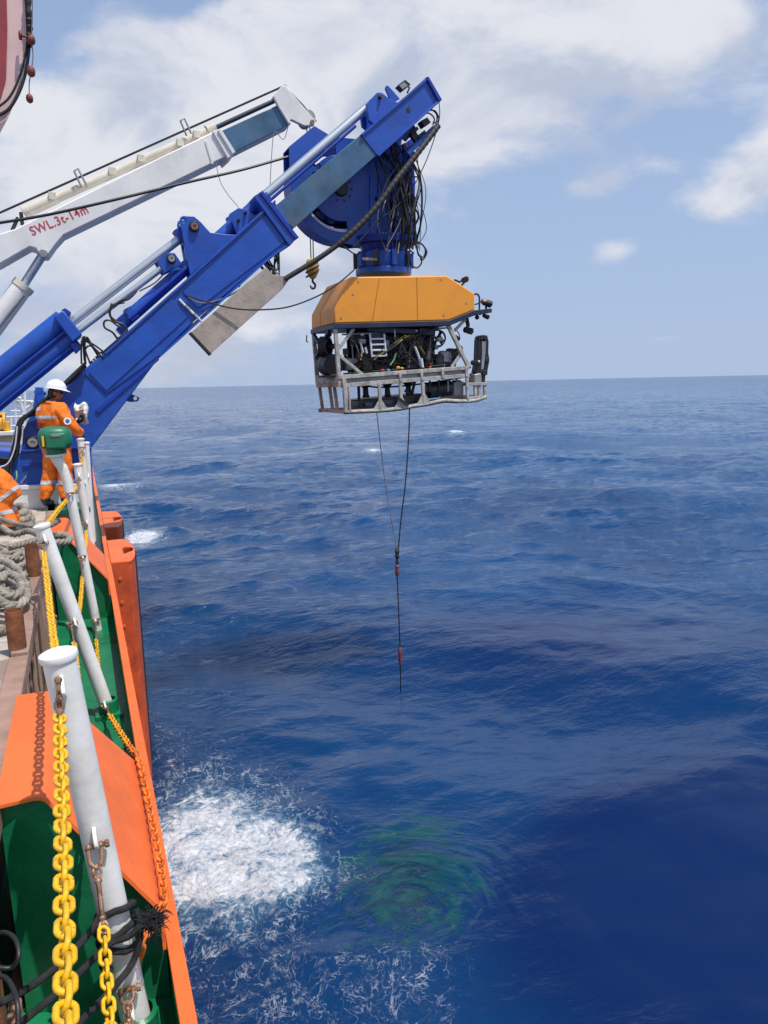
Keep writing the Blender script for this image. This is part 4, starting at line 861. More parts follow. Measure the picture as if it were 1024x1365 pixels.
b = MB(); b._lathe((sc[0], 11.952, sc[1]), (0, 1, 0), [(0, SR*.735), (0, SR*.795), (.04, SR*.795), (.04, SR*.735), (0, SR*.735)], 64, False); b.build('sheave_rope_ring', 'lightgrey', crane)
b = MB(); b._lathe((sc[0], 11.98, sc[1]), (0, 1, 0), [(0, 0), (0, SR*.60), (.2, SR*.60), (.2, 0)], 40, False); b.build('sheave_hub', 'bluedark', crane)
b = MB(); b.cyl((sc[0], 11.9, sc[1]), (sc[0], 11.85, sc[1]), .13, .11, 20); b.build('hub_boss', 'black', crane, bevel=.004)
for k in range(10): a = k*.628; b = MB(); b.cyl((sc[0]+.19*math.cos(a), 11.9, sc[1]+.19*math.sin(a)), (sc[0]+.19*math.cos(a), 11.88, sc[1]+.19*math.sin(a)), .017, n=6); b.build('hub_bolt', 'black', crane)
rim_pts = [(sc[0]+SR*math.cos(R(a)), sc[1]+SR*math.sin(R(a))) for a in range(172, 279, 6)]
b = MB(); q0 = [(x, 11.94, z) for x, z in rim_pts]; q1 = [(x, 12.27, z) for x, z in rim_pts]; n = len(q0); b.add(q0+q1, [(i, i+1, i+1+n, i+n) for i in range(n-1)]); b.build('sheave_guard', 'bluedark', crane, fix=True)
P('top_guard', 'blue', [(3.356, 6.15), (3.77, 6.486), (4.05, 6.359), (4.049, 6.314), (3.781, 6.443), (3.404, 6.143)], 11.93, 12.28, .004)
# head column
P('head_back_plate', 'bluedark', [(4.905, 6.362), (5.617, 6.428), (5.666, 5.904), (5.608, 4.823), (4.866, 4.789)], 12.26, 12.32, .01)
P('head_column', 'blue', [(4.827, 6.43), (5.041, 6.587), (5.003, 4.768), (4.787, 4.758)], 11.86, 12.1, .012)
P('head_column', 'blue', [(5.131, 6.459), (5.267, 6.541), (5.249, 4.78), (5.112, 4.773)], 11.93, 12.12, .01)
P('head_column', 'bluedark', [(5.421, 6.452), (5.532, 6.533), (5.52, 4.827), (5.407, 4.821)], 12.0, 12.2, .01)
P('head_bracket', 'bluedark', [(4.906, 6.151), (5.069, 6.393), (5.213, 6.27), (5.211, 6.178), (4.945, 6.131)], 11.80, 11.9, .006)
P('head_plate', 'blue', [(4.676, 5.835), (4.808, 5.914), (4.782, 4.82), (4.649, 4.79)], 11.87, 11.93, .008)
P('head_band', 'bluedark', [(4.746, 5.495), (5.431, 5.566), (5.43, 5.495), (4.744, 5.426)], 11.87, 12.25, .006)
hc = Vector((4.932, 12, 4.614))
def lat(name, z0, prof, mat, n=10): b = MB(); b._lathe((hc.x, hc.y, 0), Z_UP, [(z, r) for z, r in prof], n, True); return b.build(name, mat, crane, bevel=.006, angle=25)
Z1, Z2, Z3, Z4, Z5 = [q[2] for q in [(4.938, 12, 4.878), (4.936, 12, 4.77), (4.933, 12, 4.65), (4.927, 12, 4.371), (4.925, 12, 4.286)]]
lat('head_flange', 0, [(Z2, .50), (Z1, .52)], 'bluedark', 16)
lat('upper_neck', 0, [(Z3, .36), (Z2, .40)], 'bluedark', 12)
lat('latch_housing', 0, [(Z4, .44), (Z4+.08, .47), (Z3-.04, .47), (Z3, .42)], 'blue', 10)
lat('latch_ring', 0, [(Z5, .47), (Z4, .47)], 'blue', 24)
for k in range(10):
    a = k*.628+.3; b = MB(); b.cbox((hc.x+.475*math.cos(a), hc.y+.475*math.sin(a), (Z4+Z3)/2), (.03, .04, (Z3-Z4)/2-.02), Matrix.Rotation(a, 3, 'Z')); b.build('latch_rib', 'blue' if k % 2 else 'black', crane, bevel=.004)
for k in range(5): q = (4.396, 11.55, 4.462); b = MB(); b.cyl((q[0]+.05*k, q[1], q[2]), (q[0]+.05*k, q[1]-.06, q[2]-.01), .02, n=8); b.build('hose_fitting', 'brass' if k % 2 else 'grey', crane)
g = np.random.default_rng(21)
tops = [(4.825, 11.75, 6.116), (5.007, 11.8, 6.328), (5.117, 11.75, 6.267), (5.249, 11.75, 6.222), (5.379, 11.8, 6.294), (5.477, 11.9, 6.191)]; bots = [(4.651, 11.5, 4.637), (4.76, 11.45, 4.611), (4.93, 11.45, 4.596), (5.111, 11.5, 4.635), (5.264, 11.6, 4.706), (5.41, 11.8, 4.722)]
for k in range(34):
    t0 = Vector(tops[int(g.integers(0, 6))])+Vector(g.normal(0, .05, 3)); b0 = Vector(bots[int(g.integers(1 if k % 3 else 0, 6))])+Vector(g.normal(0, .06, 3))
    if k % 3 == 0: t0 = t0.lerp(b0, g.uniform(.2, .5))
    sw = Vector((g.normal(.04, .11), g.normal(-.08, .07), 0)); m1 = t0.lerp(b0, .33)+sw+Vector(g.normal(0, .04, 3)); m2 = t0.lerp(b0, .7)+sw*.8+Vector(g.normal(0, .05, 3))
    T('hose', 'greyhose' if k % 9 == 4 else 'hose', [t0, m1, m2, b0], g.choice([.007, .009, .012, .017]), 6, 6)
for q in ([(5.121, 11.6, 5.717), (5.175, 11.6, 5.812), (5.269, 11.6, 5.876), (5.308, 11.6, 5.8), (5.239, 11.6, 5.657), (5.29, 11.6, 5.477), (5.339, 11.6, 5.155), (5.347, 11.6, 4.828), (5.385, 11.6, 4.617), (5.466, 11.6, 4.501)], [(5.191, 11.6, 5.927), (5.296, 11.6, 5.89), (5.293, 11.6, 5.684), (5.328, 11.6, 5.387), (5.35, 11.6, 5.039), (5.332, 11.6, 4.744)],
          [(5.332, 11.6, 4.733), (5.428, 11.6, 4.761), (5.523, 11.6, 4.67), (5.494, 11.6, 4.55), (5.398, 11.6, 4.57), (5.372, 11.6, 4.687)], [(5.374, 11.6, 4.782), (5.469, 11.6, 4.739), (5.55, 11.6, 4.624), (5.479, 11.6, 4.502), (5.425, 11.6, 4.511)], [(5.235, 11.6, 4.563), (5.273, 11.6, 4.41), (5.368, 11.6, 4.366), (5.451, 11.6, 4.453), (5.425, 11.6, 4.571)],
          [(4.089, 11.6, 4.651), (4.188, 11.6, 4.587), (4.27, 11.55, 4.525), (4.328, 11.5, 4.543)], [(5.227, 11.6, 4.892), (5.279, 11.6, 4.777), (5.236, 11.6, 4.657), (5.317, 11.6, 4.59)], [(4.204, 11.5, 4.617), (4.464, 11.5, 4.856), (4.622, 11.5, 5.035), (4.832, 11.5, 5.173), (5.044, 11.5, 5.346), (5.139, 11.5, 5.512)], [(4.699, 11.7, 6.002), (4.77, 11.7, 5.714), (4.92, 11.65, 5.14), (4.918, 11.6, 4.806)]):
    T('hose', 'hose', q, .013, 7, 6)
for q in ([(5.26, 11.7, 5.809), (5.448, 11.7, 5.812)], [(5.388, 11.7, 5.389), (5.428, 11.7, 5.369)], [(5.384, 11.7, 5.119), (5.438, 11.7, 5.11)]): T('hose_tag', 'black', q, .012, 6)
# loose lines
T('tip_line', 'hose', [(5.742, 11.5, 6.974), (5.771, 11.55, 6.668), (5.608, 11.6, 6.156), (5.434, 11.7, 5.765), (5.36, 11.75, 5.655)], .008, 6, 6)
T('tugger_cable', 'hose', [(1.514, 11.15, 3.792), (1.806, 11.1, 3.7), (2.167, 11.05, 3.608), (2.539, 11, 3.588), (3.019, 11.1, 3.649), (3.556, 11.3, 3.846), (3.926, 11.4, 4.059), (4.219, 11.5, 4.276)], .011, 6, 7)
T('control_hose', 'hose', [(-0.974, 11.7, 4.701), (-0.221, 11.7, 4.872), (0.676, 11.7, 5.128), (1.743, 11.75, 5.462), (2.54, 11.8, 5.705), (3.323, 11.9, 5.991)], .020, 8, 7)
T('tag_line', 'greyhose', [(2.204, 11.9, 5.809), (2.227, 11.8, 5.542), (2.309, 11.7, 5.334), (2.425, 11.5, 5.108)], .006, 5, 5)

# ------------------------------------------------------------------ white stores crane behind
wc = thing('stores_crane', 'white telescopic crane with red load lettering behind the blue one', 'crane', (-1.2, 14.2, DECK))
Wp = lambda name, mat, pts, y0, y1, bevel=.01: P(name, mat, pts, y0, y1, bevel, parent=wc)
Wt = lambda name, mat, pts, r, n=10, sm=0: T(name, mat, pts, r, n, sm, parent=wc)
Wp('boom', 'whitecrane', [(-1.638, 4.675), (-0.961, 5.018), (-0.733, 5.1), (-0.617, 5.165), (1.023, 6.069), (2.611, 6.926), (2.908, 6.582), (0.006, 5.045), (-0.133, 4.895), (-0.277, 4.698), (-0.38, 4.693), (-0.46, 4.809), (-0.537, 4.829), (-1.008, 4.538), (-1.689, 4.188)], 14.0, 14.55, .02)
Wp('end_collar', 'whitecrane', [(2.553, 6.899), (2.686, 6.949), (2.929, 6.576), (2.803, 6.465)], 13.96, 14.6, .012); Wp('end_collar', 'whitecrane', [(2.642, 6.92), (2.696, 6.95), (2.939, 6.584), (2.883, 6.542)], 13.93, 14.63, .008)
Wp('weld_band', 'whitecrane', [(2.416, 6.732), (2.456, 6.754), (2.551, 6.374), (2.511, 6.358)], 13.985, 14.02, .004)
Wp('inner_boom', 'steelblue', [(2.687, 6.926), (3.798, 7.504), (4.008, 7.197), (2.88, 6.584)], 14.06, 14.48, .01)
Wp('tip_head', 'whitecrane', [(3.685, 7.609), (3.852, 7.803), (3.935, 7.8), (4.464, 7.277), (4.432, 7.197), (4.245, 7.171), (3.994, 7.254), (3.962, 7.161), (3.78, 7.432)], 14.0, 14.08, .01)
Wp('tip_head', 'whitecrane', [(3.803, 7.773), (3.976, 7.973), (4.061, 7.97), (4.608, 7.43), (4.575, 7.347), (4.382, 7.321), (4.123, 7.406), (4.09, 7.311), (3.901, 7.591)], 14.46, 14.54, .01)
Wp('tip_top_plate', 'cream', [(3.737, 7.682), (3.921, 7.88), (3.976, 7.849), (3.799, 7.651)], 14.08, 14.46, .006)
b = MB(); c = (4.369, 7.367); b.cyl((c[0], 14.09, c[1]), (c[0], 14.45, c[1]), .12, n=20); b.build('tip_sheave', 'grey', wc)
b = MB(); c = (4.391, 7.244); b.cyl((c[0], 13.99, c[1]), (c[0], 13.97, c[1]), .04, n=12); b.build('tip_pin', 'rustmetal', wc)
Wt('tube_cylinder', 'cream', [(-0.574, 14.25, 5.417), (2.647, 14.25, 7.041)], .075, 18); Wt('tube_cylinder', 'cream', [(-0.574, 14.25, 5.417), (-0.058, 14.25, 5.683)], .092, 18); Wt('tube_band', 'cream', [(-0.587, 14.25, 5.405), (-0.515, 14.25, 5.445)], .11, 18); Wt('tube_band', 'cream', [(2.511, 14.25, 6.978), (2.661, 14.25, 7.049)], .10, 18)
for q in [(-0.126, 5.685), (0.857, 6.154), (1.342, 6.4), (2.019, 6.718), (2.314, 6.882)]: b = MB(); b.cbox((q[0], 14.2, q[1]), (.06, .07, .06)); b.build('tube_clamp', 'cream', wc, bevel=.006)
for p in ([(-0.629, 14.2, 5.404), (-0.625, 14.2, 5.203)], [(-0.682, 14.2, 5.318), (-0.779, 14.2, 5.124), (-0.802, 14.2, 5.111)]): Wt('anchor_bracket', 'black', p, .03, 8)
Wt('extension_rod', 'band', [(2.647, 14.25, 7.041), (3.811, 14.25, 7.644)], .04, 12)
Wt('hoist_wire', 'hose', [(-1.297, 14.3, 5.22), (3.962, 14.3, 7.907)], .018, 6); Wt('fall_wire', 'hose', [(4.004, 14.3, 7.899), (4.322, 14.3, 7.627), (4.574, 14.3, 7.368)], .012, 6)
for p in ([(0.246, 14.1, 6.091), (0.308, 14.1, 6.137), (0.416, 14.1, 5.891), (0.424, 14.1, 5.844)], [(0.246, 14.1, 6.091), (0.341, 14.1, 5.838)], [(2.036, 14.1, 7.056), (2.109, 14.1, 7.1), (2.209, 14.1, 6.867)], [(2.036, 14.1, 7.056), (2.129, 14.1, 6.822)]): Wt('wire_guide', 'grey', p, .017, 7)
Wt('luffing_rod', 'chrome', [(-0.362, 14.25, 4.746), (-0.735, 14.25, 4.198)], .07, 16); Wt('luffing_cylinder', 'whitecrane', [(-0.709, 14.25, 4.235), (-1.624, 14.25, 3.041)], .165, 22); Wt('gland_ring', 'cream', [(-0.683, 14.25, 4.26), (-0.748, 14.25, 4.185)], .18, 22); Wt('tie_rod', 'grey', [(-0.704, 14.1, 4.072), (-1.237, 14.1, 3.423)], .025, 8)
b = MB(); c = (-0.342, 4.727); b.cyl((c[0], 13.985, c[1]), (c[0], 13.94, c[1]), .065, n=18); b.build('knuckle_pin', 'grey', wc, bevel=.005)
Wt('stray_wire', 'greyhose', [(3.948, 14, 7.16), (3.839, 14, 6.895), (3.677, 14, 7.006), (3.601, 14, 6.568), (3.548, 14, 6.05)], .007, 5, 5)
def text_mesh(body, size, mat, name, parent, M4, extrude=.002, xs=1.0):
    cu = bpy.data.curves.new(name, 'FONT'); cu.body = body; cu.size = size; cu.extrude = extrude; cu.resolution_u = 3; cu.offset = size*.007; cu.space_character = 1.1
    tmp = bpy.data.objects.new('tmp_text', cu); COL.objects.link(tmp); bpy.context.view_layer.update()
    me = bpy.data.meshes.new_from_object(tmp.evaluated_get(bpy.context.evaluated_depsgraph_get())); bpy.data.objects.remove(tmp)
    me.transform(Matrix.Diagonal((xs, 1, 1, 1))); off = world_of(parent); me.transform(Matrix.Translation(-off) @ M4)
    return link(name, me, mat, parent)
a = Vector((-0.481, 13.996, 5.008)); e = Vector((0.204, 13.996, 5.324)); d = (e-a).normalized()
text_mesh('SWL.3t-14m', .195, 'redtext', 'load_lettering', wc, Matrix.Translation(a) @ Matrix((d, (-d.z, 0, d.x), (0, -1, 0))).transposed().to_4x4(), xs=.92)
b = MB(); b.cyl((-3.9, 14.3, DECK), (-3.9, 14.3, 4.0), .38, n=24); b.build('pedestal', 'whitecrane', wc)
h0, h1, h2 = [(-1.616, 4.681), (-1.666, 4.201), (-1.62, 3.008)]
P('boom_heel', 'whitecrane', [h0, h1, (-4.2, h1[1]-.75), (-4.3, h1[1]-.25)], 14.02, 14.53, .02, parent=wc)
Wt('cylinder_foot', 'whitecrane', [(h2[0], 14.25, h2[1]), (-3.7, 14.25, 2.2)], .14, 18)
# hook block
hk = thing('crane_hook', 'yellow hook block with black stripes hanging from the white crane', 'hook', (4.374, 14.25, 4.878))
a = Vector((4.374, 14.25, 4.878)); e = Vector((4.367, 14.25, 4.503)); hh = (a.z-e.z)
b = MB(); b._lathe((a.x, a.y, e.z), Z_UP, [(0, .03), (.02, .06), (hh*.35, .12), (hh*.75, .125), (hh*.95, .10), (hh, .03)], 20, True); b.build('block_body', 'yellowdrum', hk)
for k in range(3):
    z = e.z+hh*(.28+.22*k); b = MB(); b.tube([(a.x+.122*math.cos(t), a.y+.122*math.sin(t), z+.07*math.cos(t)) for t in [i*.314 for i in range(20)]], .018, 6, closed=True); b.build('black_stripe', 'black', hk)
b = MB(); z0 = e.z; b.tube(bez([(a.x, a.y, z0+.02), (a.x, a.y, z0-.05), (a.x+.045, a.y, z0-.10), (a.x+.03, a.y, z0-.165), (a.x-.03, a.y, z0-.17), (a.x-.055, a.y, z0-.12)], 6), [.022]*24+[.016]*7, 10); b.build('hook', 'black', hk)
b = MB(); b.tube([(a.x-.02, a.y, a.z), (4.366, 14.25, 7.279)], .011, 6); b.build('fall_wire', 'hose', hk)
b = MB(); b.tube([(a.x+.03, a.y, a.z), (4.44, 14.3, 7.301)], .011, 6); b.build('fall_wire', 'hose', hk)


# ------------------------------------------------------------------ the underwater vehicle hanging under the docking head
RN, RF = 11.35, 12.60
rov = thing('underwater_vehicle', 'yellow topped remotely operated underwater vehicle hanging in its pale open frame', 'underwater vehicle', (5.195, 11.95, 2.112))
def RP(name, mat, pts, y0, y1, bevel=.006, parent=rov): return P(name, mat, pts, y0, y1, bevel, parent=parent)
FP = [(3.814, 3.437), (3.822, 3.671), (4.111, 4.149), (5.795, 4.221), (6.316, 3.947), (6.316, 3.684), (5.819, 3.506)]
RP('float_block', 'floatyel', FP, RN, 12.085, .018); RP('float_block', 'floatyel', FP, 12.092, RF, .018)
RP('float_band', 'band', [(3.801, 3.432), (5.808, 3.5), (6.305, 3.678), (6.639, 3.712), (6.639, 3.644), (6.334, 3.602), (5.836, 3.419), (3.799, 3.355)], RN-.02, RF+.02, .006)
for q in [(3.925, 3.517), (5.73, 3.588), (6.153, 3.79), (5.68, 4.163), (4.231, 4.083), (4.137, 3.887)]:
    b = MB(); b.cyl((q[0], RN+.01, q[1]), (q[0], RN-.006, q[1]), .016, n=10); b.build('float_bolt', 'grey', rov)
for s0, s1 in (((4.589, 4.163), (4.456, 3.466)), ((5.246, 4.19), (5.249, 3.498))):
    b = MB(); b.bar((s0[0], RN-.001, s0[1]-.02), (s1[0], RN-.001, s1[1]+.02), .008, .004); b.build('panel_seam', 'rust', rov)
b = MB(); q = (5.655, 4.195); b.cyl((q[0], 11.45, q[1]-.01), (q[0], 11.45, q[1]+.03), .02, n=8); b.build('lift_stud', 'rustmetal', rov)
def bars(name, mat, pts, w, h=None, dy=0.0):
    for a, c in zip(pts[0::2], pts[1::2]):
        b = MB(); b.bar((a[0], a[1]+dy, a[2]), (c[0], c[1]+dy, c[2]), w, h or w); b.build(name, mat, rov, bevel=.006)
NEAR = [(3.838, 11.39, 3.383), (3.875, 11.39, 2.602), (5.825, 11.39, 3.436), (6.222, 11.39, 2.728)]
bars('frame_post', 'rovframe', NEAR, .062, .06); bars('frame_post', 'rovframe', NEAR, .062, .06, 1.17)
BR = [(3.867, 11.4, 3.024), (4.156, 11.4, 3.363), (3.865, 11.4, 2.966), (4.277, 11.4, 2.643), (6.171, 11.4, 3.538), (5.956, 11.4, 3.339), (6.084, 11.4, 2.955), (5.896, 11.4, 2.744)]
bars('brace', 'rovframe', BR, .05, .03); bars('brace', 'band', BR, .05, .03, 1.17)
# lower frame and tooling skid: near side
SK = [(3.847, 11.38, 2.602), (6.217, 11.38, 2.728), (3.905, 11.38, 2.471), (6.217, 11.38, 2.595)]
bars('frame_rail', 'rovframe', SK, .066, .06); bars('frame_rail', 'rovframe', SK, .06, .05, 1.18)
RP('rail_web', 'grey', [(3.954, 2.589), (6.184, 2.703), (6.184, 2.602), (3.951, 2.482)], 11.405, 11.415, 0)
bars('rail_tie', 'rovframe', [(4.917, 11.35, 2.669), (4.927, 11.35, 2.511), (5.311, 11.35, 2.688), (5.316, 11.35, 2.529), (5.701, 11.35, 2.72), (5.707, 11.35, 2.559), (6.157, 11.35, 2.74), (6.157, 11.35, 2.577)], .045, .03)
bars('skid_post', 'rovframe', [(3.943, 11.35, 2.588), (3.964, 11.35, 2.041)], .062, .06); bars('skid_post', 'rovframe', [(4.029, 11.37, 2.481), (4.036, 11.37, 2.062)], .03, .05)
bars('skid_post', 'rovframe', [(4.556, 11.37, 2.518), (4.565, 11.37, 2.069), (4.93, 11.37, 2.536), (4.942, 11.37, 2.094), (5.332, 11.37, 2.553), (5.355, 11.37, 2.143), (6.175, 11.37, 2.602), (6.189, 11.37, 2.17)], .052, .05)
for gx in [(4.565, 11.37, 2.069), (4.942, 11.37, 2.094), (5.355, 11.37, 2.143)]:
    b = MB(); b.prism([(gx[0]-.14, gx[2]-.02), (gx[0]-.03, gx[2]+.15), (gx[0]+.03, gx[2]+.15), (gx[0]+.14, gx[2]-.02)], 11.352, 11.372); b.build('skid_gusset', 'rovframe', rov, bevel=.003)
b = MB(); b.tube(bez([(3.943, 11.38, 2.047), (4.476, 11.38, 2.054), (4.878, 11.38, 2.071), (5.152, 11.38, 2.106), (5.457, 11.38, 2.14), (5.74, 11.38, 2.182), (6.07, 11.38, 2.16), (6.363, 11.38, 2.171), (6.556, 11.38, 2.224)], 5), .034, 10); b.build('skid_runner', 'rovframe', rov)
b = MB(); b.tube(bez([(3.877, 12.55, 2.049), (4.506, 12.55, 2.055), (5.381, 12.55, 2.081), (6.299, 12.55, 2.165), (7.099, 12.55, 2.199)], 5), .034, 10); b.build('skid_runner', 'rovframe', rov)
b = MB(); b.tube(bez([(3.935, 11.36, 2.024), (4.468, 11.36, 2.03), (4.869, 11.36, 2.047), (5.142, 11.36, 2.082), (5.447, 11.36, 2.116), (5.73, 11.36, 2.152), (5.987, 11.36, 2.138)], 5), .012, 6); b.build('runner_strip', 'rubber', rov)
RP('front_bumper', 'rovframe', [(6.213, 2.475), (6.566, 2.475), (6.567, 2.423), (6.213, 2.424)], 11.36, 12.5); RP('front_bumper', 'rovframe', [(6.213, 2.233), (6.567, 2.256), (6.567, 2.204), (6.212, 2.182)], 11.36, 12.5)
bars('bumper_post', 'rovframe', [(6.345, 11.4, 2.447), (6.359, 11.4, 2.229), (6.537, 11.4, 2.443), (6.545, 11.4, 2.237), (6.426, 11.4, 2.445), (6.433, 11.4, 2.227)], .05, .05)
bars('bumper_post', 'rovframe', [(7.11, 12.4, 2.438), (7.119, 12.4, 2.214)], .05, .05)
# inboard end frame
E0 = (3.803, 2.62)
ex = Vector((3.875, 11.39, 2.602)); 
def endbar(name, mat, p, q, w=.055): b = MB(); b.bar(p, q, w, w); b.build(name, mat, rov, bevel=.005)
X0, ZT = (3.838, 11.39, 3.383)[0], (3.838, 11.39, 3.383)[2]; ZB = (3.875, 11.39, 2.602)[2]; XB = (3.875, 11.39, 2.602)[0]; ZS = (3.956, 11.38, 2.053)[2]; XS = (3.956, 11.38, 2.053)[0]
endbar('end_rail', 'rovrust', (XB, 11.36, ZB+.02), (XB, 12.57, ZB+.02), .06); endbar('end_rail', 'rovrust', (XB+.02, 11.36, ZB-.11), (XB+.02, 12.57, ZB-.11), .09)
endbar('end_plate', 'rovframe', (XB+.01, 11.37, ZB-.045), (XB+.01, 12.56, ZB-.045), .10); endbar('end_rail', 'rovrust', (XS, 11.36, ZS), (XS, 12.57, ZS), .06)
for yy in (12.57, 12.0, 11.75): endbar('end_post', 'rovrust', (XB+.03, yy, ZB-.1), (XS, yy, ZS), .05)
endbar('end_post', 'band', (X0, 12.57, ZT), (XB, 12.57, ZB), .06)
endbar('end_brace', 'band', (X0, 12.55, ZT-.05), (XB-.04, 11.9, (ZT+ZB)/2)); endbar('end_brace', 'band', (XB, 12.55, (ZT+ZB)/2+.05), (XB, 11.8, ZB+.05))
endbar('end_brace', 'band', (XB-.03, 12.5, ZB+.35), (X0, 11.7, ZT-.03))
b = MB(); b.tube([(3.724, 12.6, 3.334), (3.714, 12.6, 3.233), (3.747, 12.6, 3.22)], .012, 6); b.build('end_handle', 'grey', rov)
# thrusters
def thruster(c, ax, r, label=None):
    c = Vector(c); ax = Vector(ax).normalized(); b = MB(); b._lathe(c, ax, [(-.07, r), (-.07, r*.86), (.07, r*.80), (.07, r*.92), (-.07, r)], 32, False); o = b.build('thruster_duct', 'black', rov)
    b = MB(); b._lathe(c, ax, [(-.10, .02), (-.08, r*.2), (.05, r*.24), (.22, r*.26), (.26, r*.1)], 16, True); b.build('motor', 'black', o)
    u = Z_UP if abs(ax.z) < .8 else X_OUT; s = ax.cross(u).normalized(); w = s.cross(ax)
    for k in range(4):
        a = k*1.571+.5; d = s*math.cos(a)+w*math.sin(a); e = ax.cross(d); b = MB()
        b.add([c+d*r*.2+e*r*.10+ax*.02, c+d*r*.2-e*r*.10-ax*.02, c+d*r*.78-e*r*.26-ax*.035, c+d*r*.80+e*r*.20+ax*.035, c+d*r*.2+e*r*.10+ax*.026, c+d*r*.2-e*r*.10-ax*.014, c+d*r*.78-e*r*.26-ax*.029, c+d*r*.80+e*r*.20+ax*.041], [(0,1,2,3),(7,6,5,4),(0,4,5,1),(1,5,6,2),(2,6,7,3),(3,7,4,0)])
        b.build('propeller_blade', 'lightgrey' if k == 0 else 'black', o)
    for k in range(3):
        a = k*2.094; d = s*math.cos(a)+w*math.sin(a); b = MB(); b.bar(c+ax*.05, c+ax*.05+d*r*.86, .016); b.build('duct_strut', 'black', o)
thruster((3.863, 12, 3.113), (.75, -.66, 0), .17); thruster((5.805, 11.75, 3.237), (-.3, -.95, 0.05), .155)
# dark machinery inside
g = np.random.default_rng(4)
def rbox(name, mat, px, w, h, d, tilt=0): b = MB(); b.cbox(px, (w/2, d/2, h/2), Matrix.Rotation(tilt, 3, 'Y')); return b.build(name, mat, rov, bevel=min(w, h, d)*.12)
RP('inner_bulkhead', 'black', [(4.277, 3.439), (5.906, 3.504), (5.928, 2.697), (4.28, 2.643)], 12.08, 12.12, .004)
RP('belly_tray', 'band', [(3.914, 2.639), (6.282, 2.755), (6.282, 2.717), (3.912, 2.591)], 11.42, 12.55, 0)
for k, (p, w, h, d, m) in enumerate((
    ((4.339, 11.7, 3.218), .20, .24, .3, 'black'), ((4.43, 11.65, 2.901), .18, .42, .3, 'black'), ((4.688, 11.7, 2.791), .30, .18, .3, 'black'), ((5.057, 11.75, 3.124), .28, .42, .3, 'black'),
    ((5.341, 11.7, 3.183), .26, .34, .3, 'band'), ((5.257, 11.65, 2.821), .32, .22, .3, 'black'), ((5.638, 11.8, 2.873), .14, .34, .3, 'black'), ((4.187, 11.75, 2.809), .2, .2, .3, 'grey'),
    ((4.862, 11.6, 3.346), .9, .09, .3, 'band'), ((4.323, 11.52, 3.171), .12, .07, .1, 'grey'), ((5.478, 11.6, 3.326), .3, .12, .3, 'black'), ((4.808, 11.75, 3.001), .5, .5, .2, 'black'))):
    rbox('equipment_pod', m, p, w, h, d, .05)
for p, r, L, m in (((6.023, 11.7, 2.892), .10, .34, 'black'), ((5.867, 11.62, 2.915), .12, .2, 'grey'), ((4.551, 11.6, 3.176), .05, .3, 'grey'), ((5.481, 11.5, 2.888), .05, .38, 'black'), ((5.741, 11.6, 2.84), .10, .24, 'black'), ((4.884, 11.55, 2.845), .06, .2, 'black')):
    b = MB(); c = Vector(p); b._lathe(c-Vector((0, 0, L/2)), (.1, 0, 1), [(0, r*.8), (.02, r), (L*.4, r), (L*.42, r*1.1), (L*.5, r*1.1), (L*.52, r), (L-.02, r), (L, r*.7)], 18, True); b.build('pressure_can', m, rov)
b = MB(); b._lathe((5.982, 11.62, 2.889), (.75, 0, .66), [(-.06, .06), (0, .07), (.28, .05), (.3, .03)], 14, True); b.build('pressure_can', 'black', rov)
b = MB(); c = Vector((3.898, 11.9, 2.805)); b._lathe(c-Vector((0, .2, 0)), (0, 1, 0), [(0, .12), (.0, .17), (.05, .18), (.1, .165), (.15, .18), (.2, .165), (.25, .18), (.38, .17), (.38, .1)], 24, True); b.build('side_motor', 'black', rov)
b = MB(); b._lathe(c+Vector((-.03, -.2, -.2)), (0, 0, 1), [(0, .24), (.03, .24)], 20, True); b.build('side_motor', 'black', rov)
for k in range(64):
    a = Vector((3.986, 11.5, 3.287)).lerp(Vector((5.753, 11.5, 3.357)), g.uniform(.05, .98)); c = Vector((4.044, 11.5, 2.708)).lerp(Vector((5.92, 11.5, 2.81)), g.uniform(.02, .98))
    a += Vector((0, g.normal(.05, .08), g.normal(-.02, .05))); c += Vector((0, g.normal(.05, .08), g.normal(.04, .05))); m = (a+c)/2+Vector((g.normal(0, .12), g.normal(-.05, .04), g.normal(-.05, .1)))
    T('hose', ('hose', 'hose', 'greyhose', 'hose', 'hose', 'ltgreen', 'hose', 'brass')[k % 8 if k < 16 else 0], [a, m, c], g.choice([.008, .011, .016]), 6, 7, parent=rov)
for pts, m, r in (([(4.283, 11.45, 3.144), (4.295, 11.45, 3.085), (4.318, 11.45, 2.99)], 'lightgrey', .018), ([(4.359, 11.45, 3.073), (4.371, 11.45, 3.025), (4.383, 11.45, 2.978)], 'lightgrey', .02), ([(5.239, 11.45, 3.083), (5.306, 11.45, 2.924), (5.358, 11.45, 2.739)], 'lightgrey', .024), ([(5.342, 11.44, 2.887), (5.368, 11.44, 2.739)], 'lightgrey', .035),
    ([(4.879, 11.45, 3.36), (4.89, 11.45, 3.228), (4.915, 11.45, 3.132)], 'lightgrey', .009), ([(4.885, 11.42, 2.974), (4.843, 11.42, 2.866), (4.775, 11.42, 2.782)], 'ltgreen', .012), ([(4.306, 11.45, 3.013), (4.276, 11.45, 2.871)], 'brass', .012), ([(4.956, 11.45, 3.18), (5.024, 11.45, 3.241), (5.092, 11.45, 3.265)], 'brass', .012)):
    T('cable', m, pts, r, 7, 5, parent=rov)
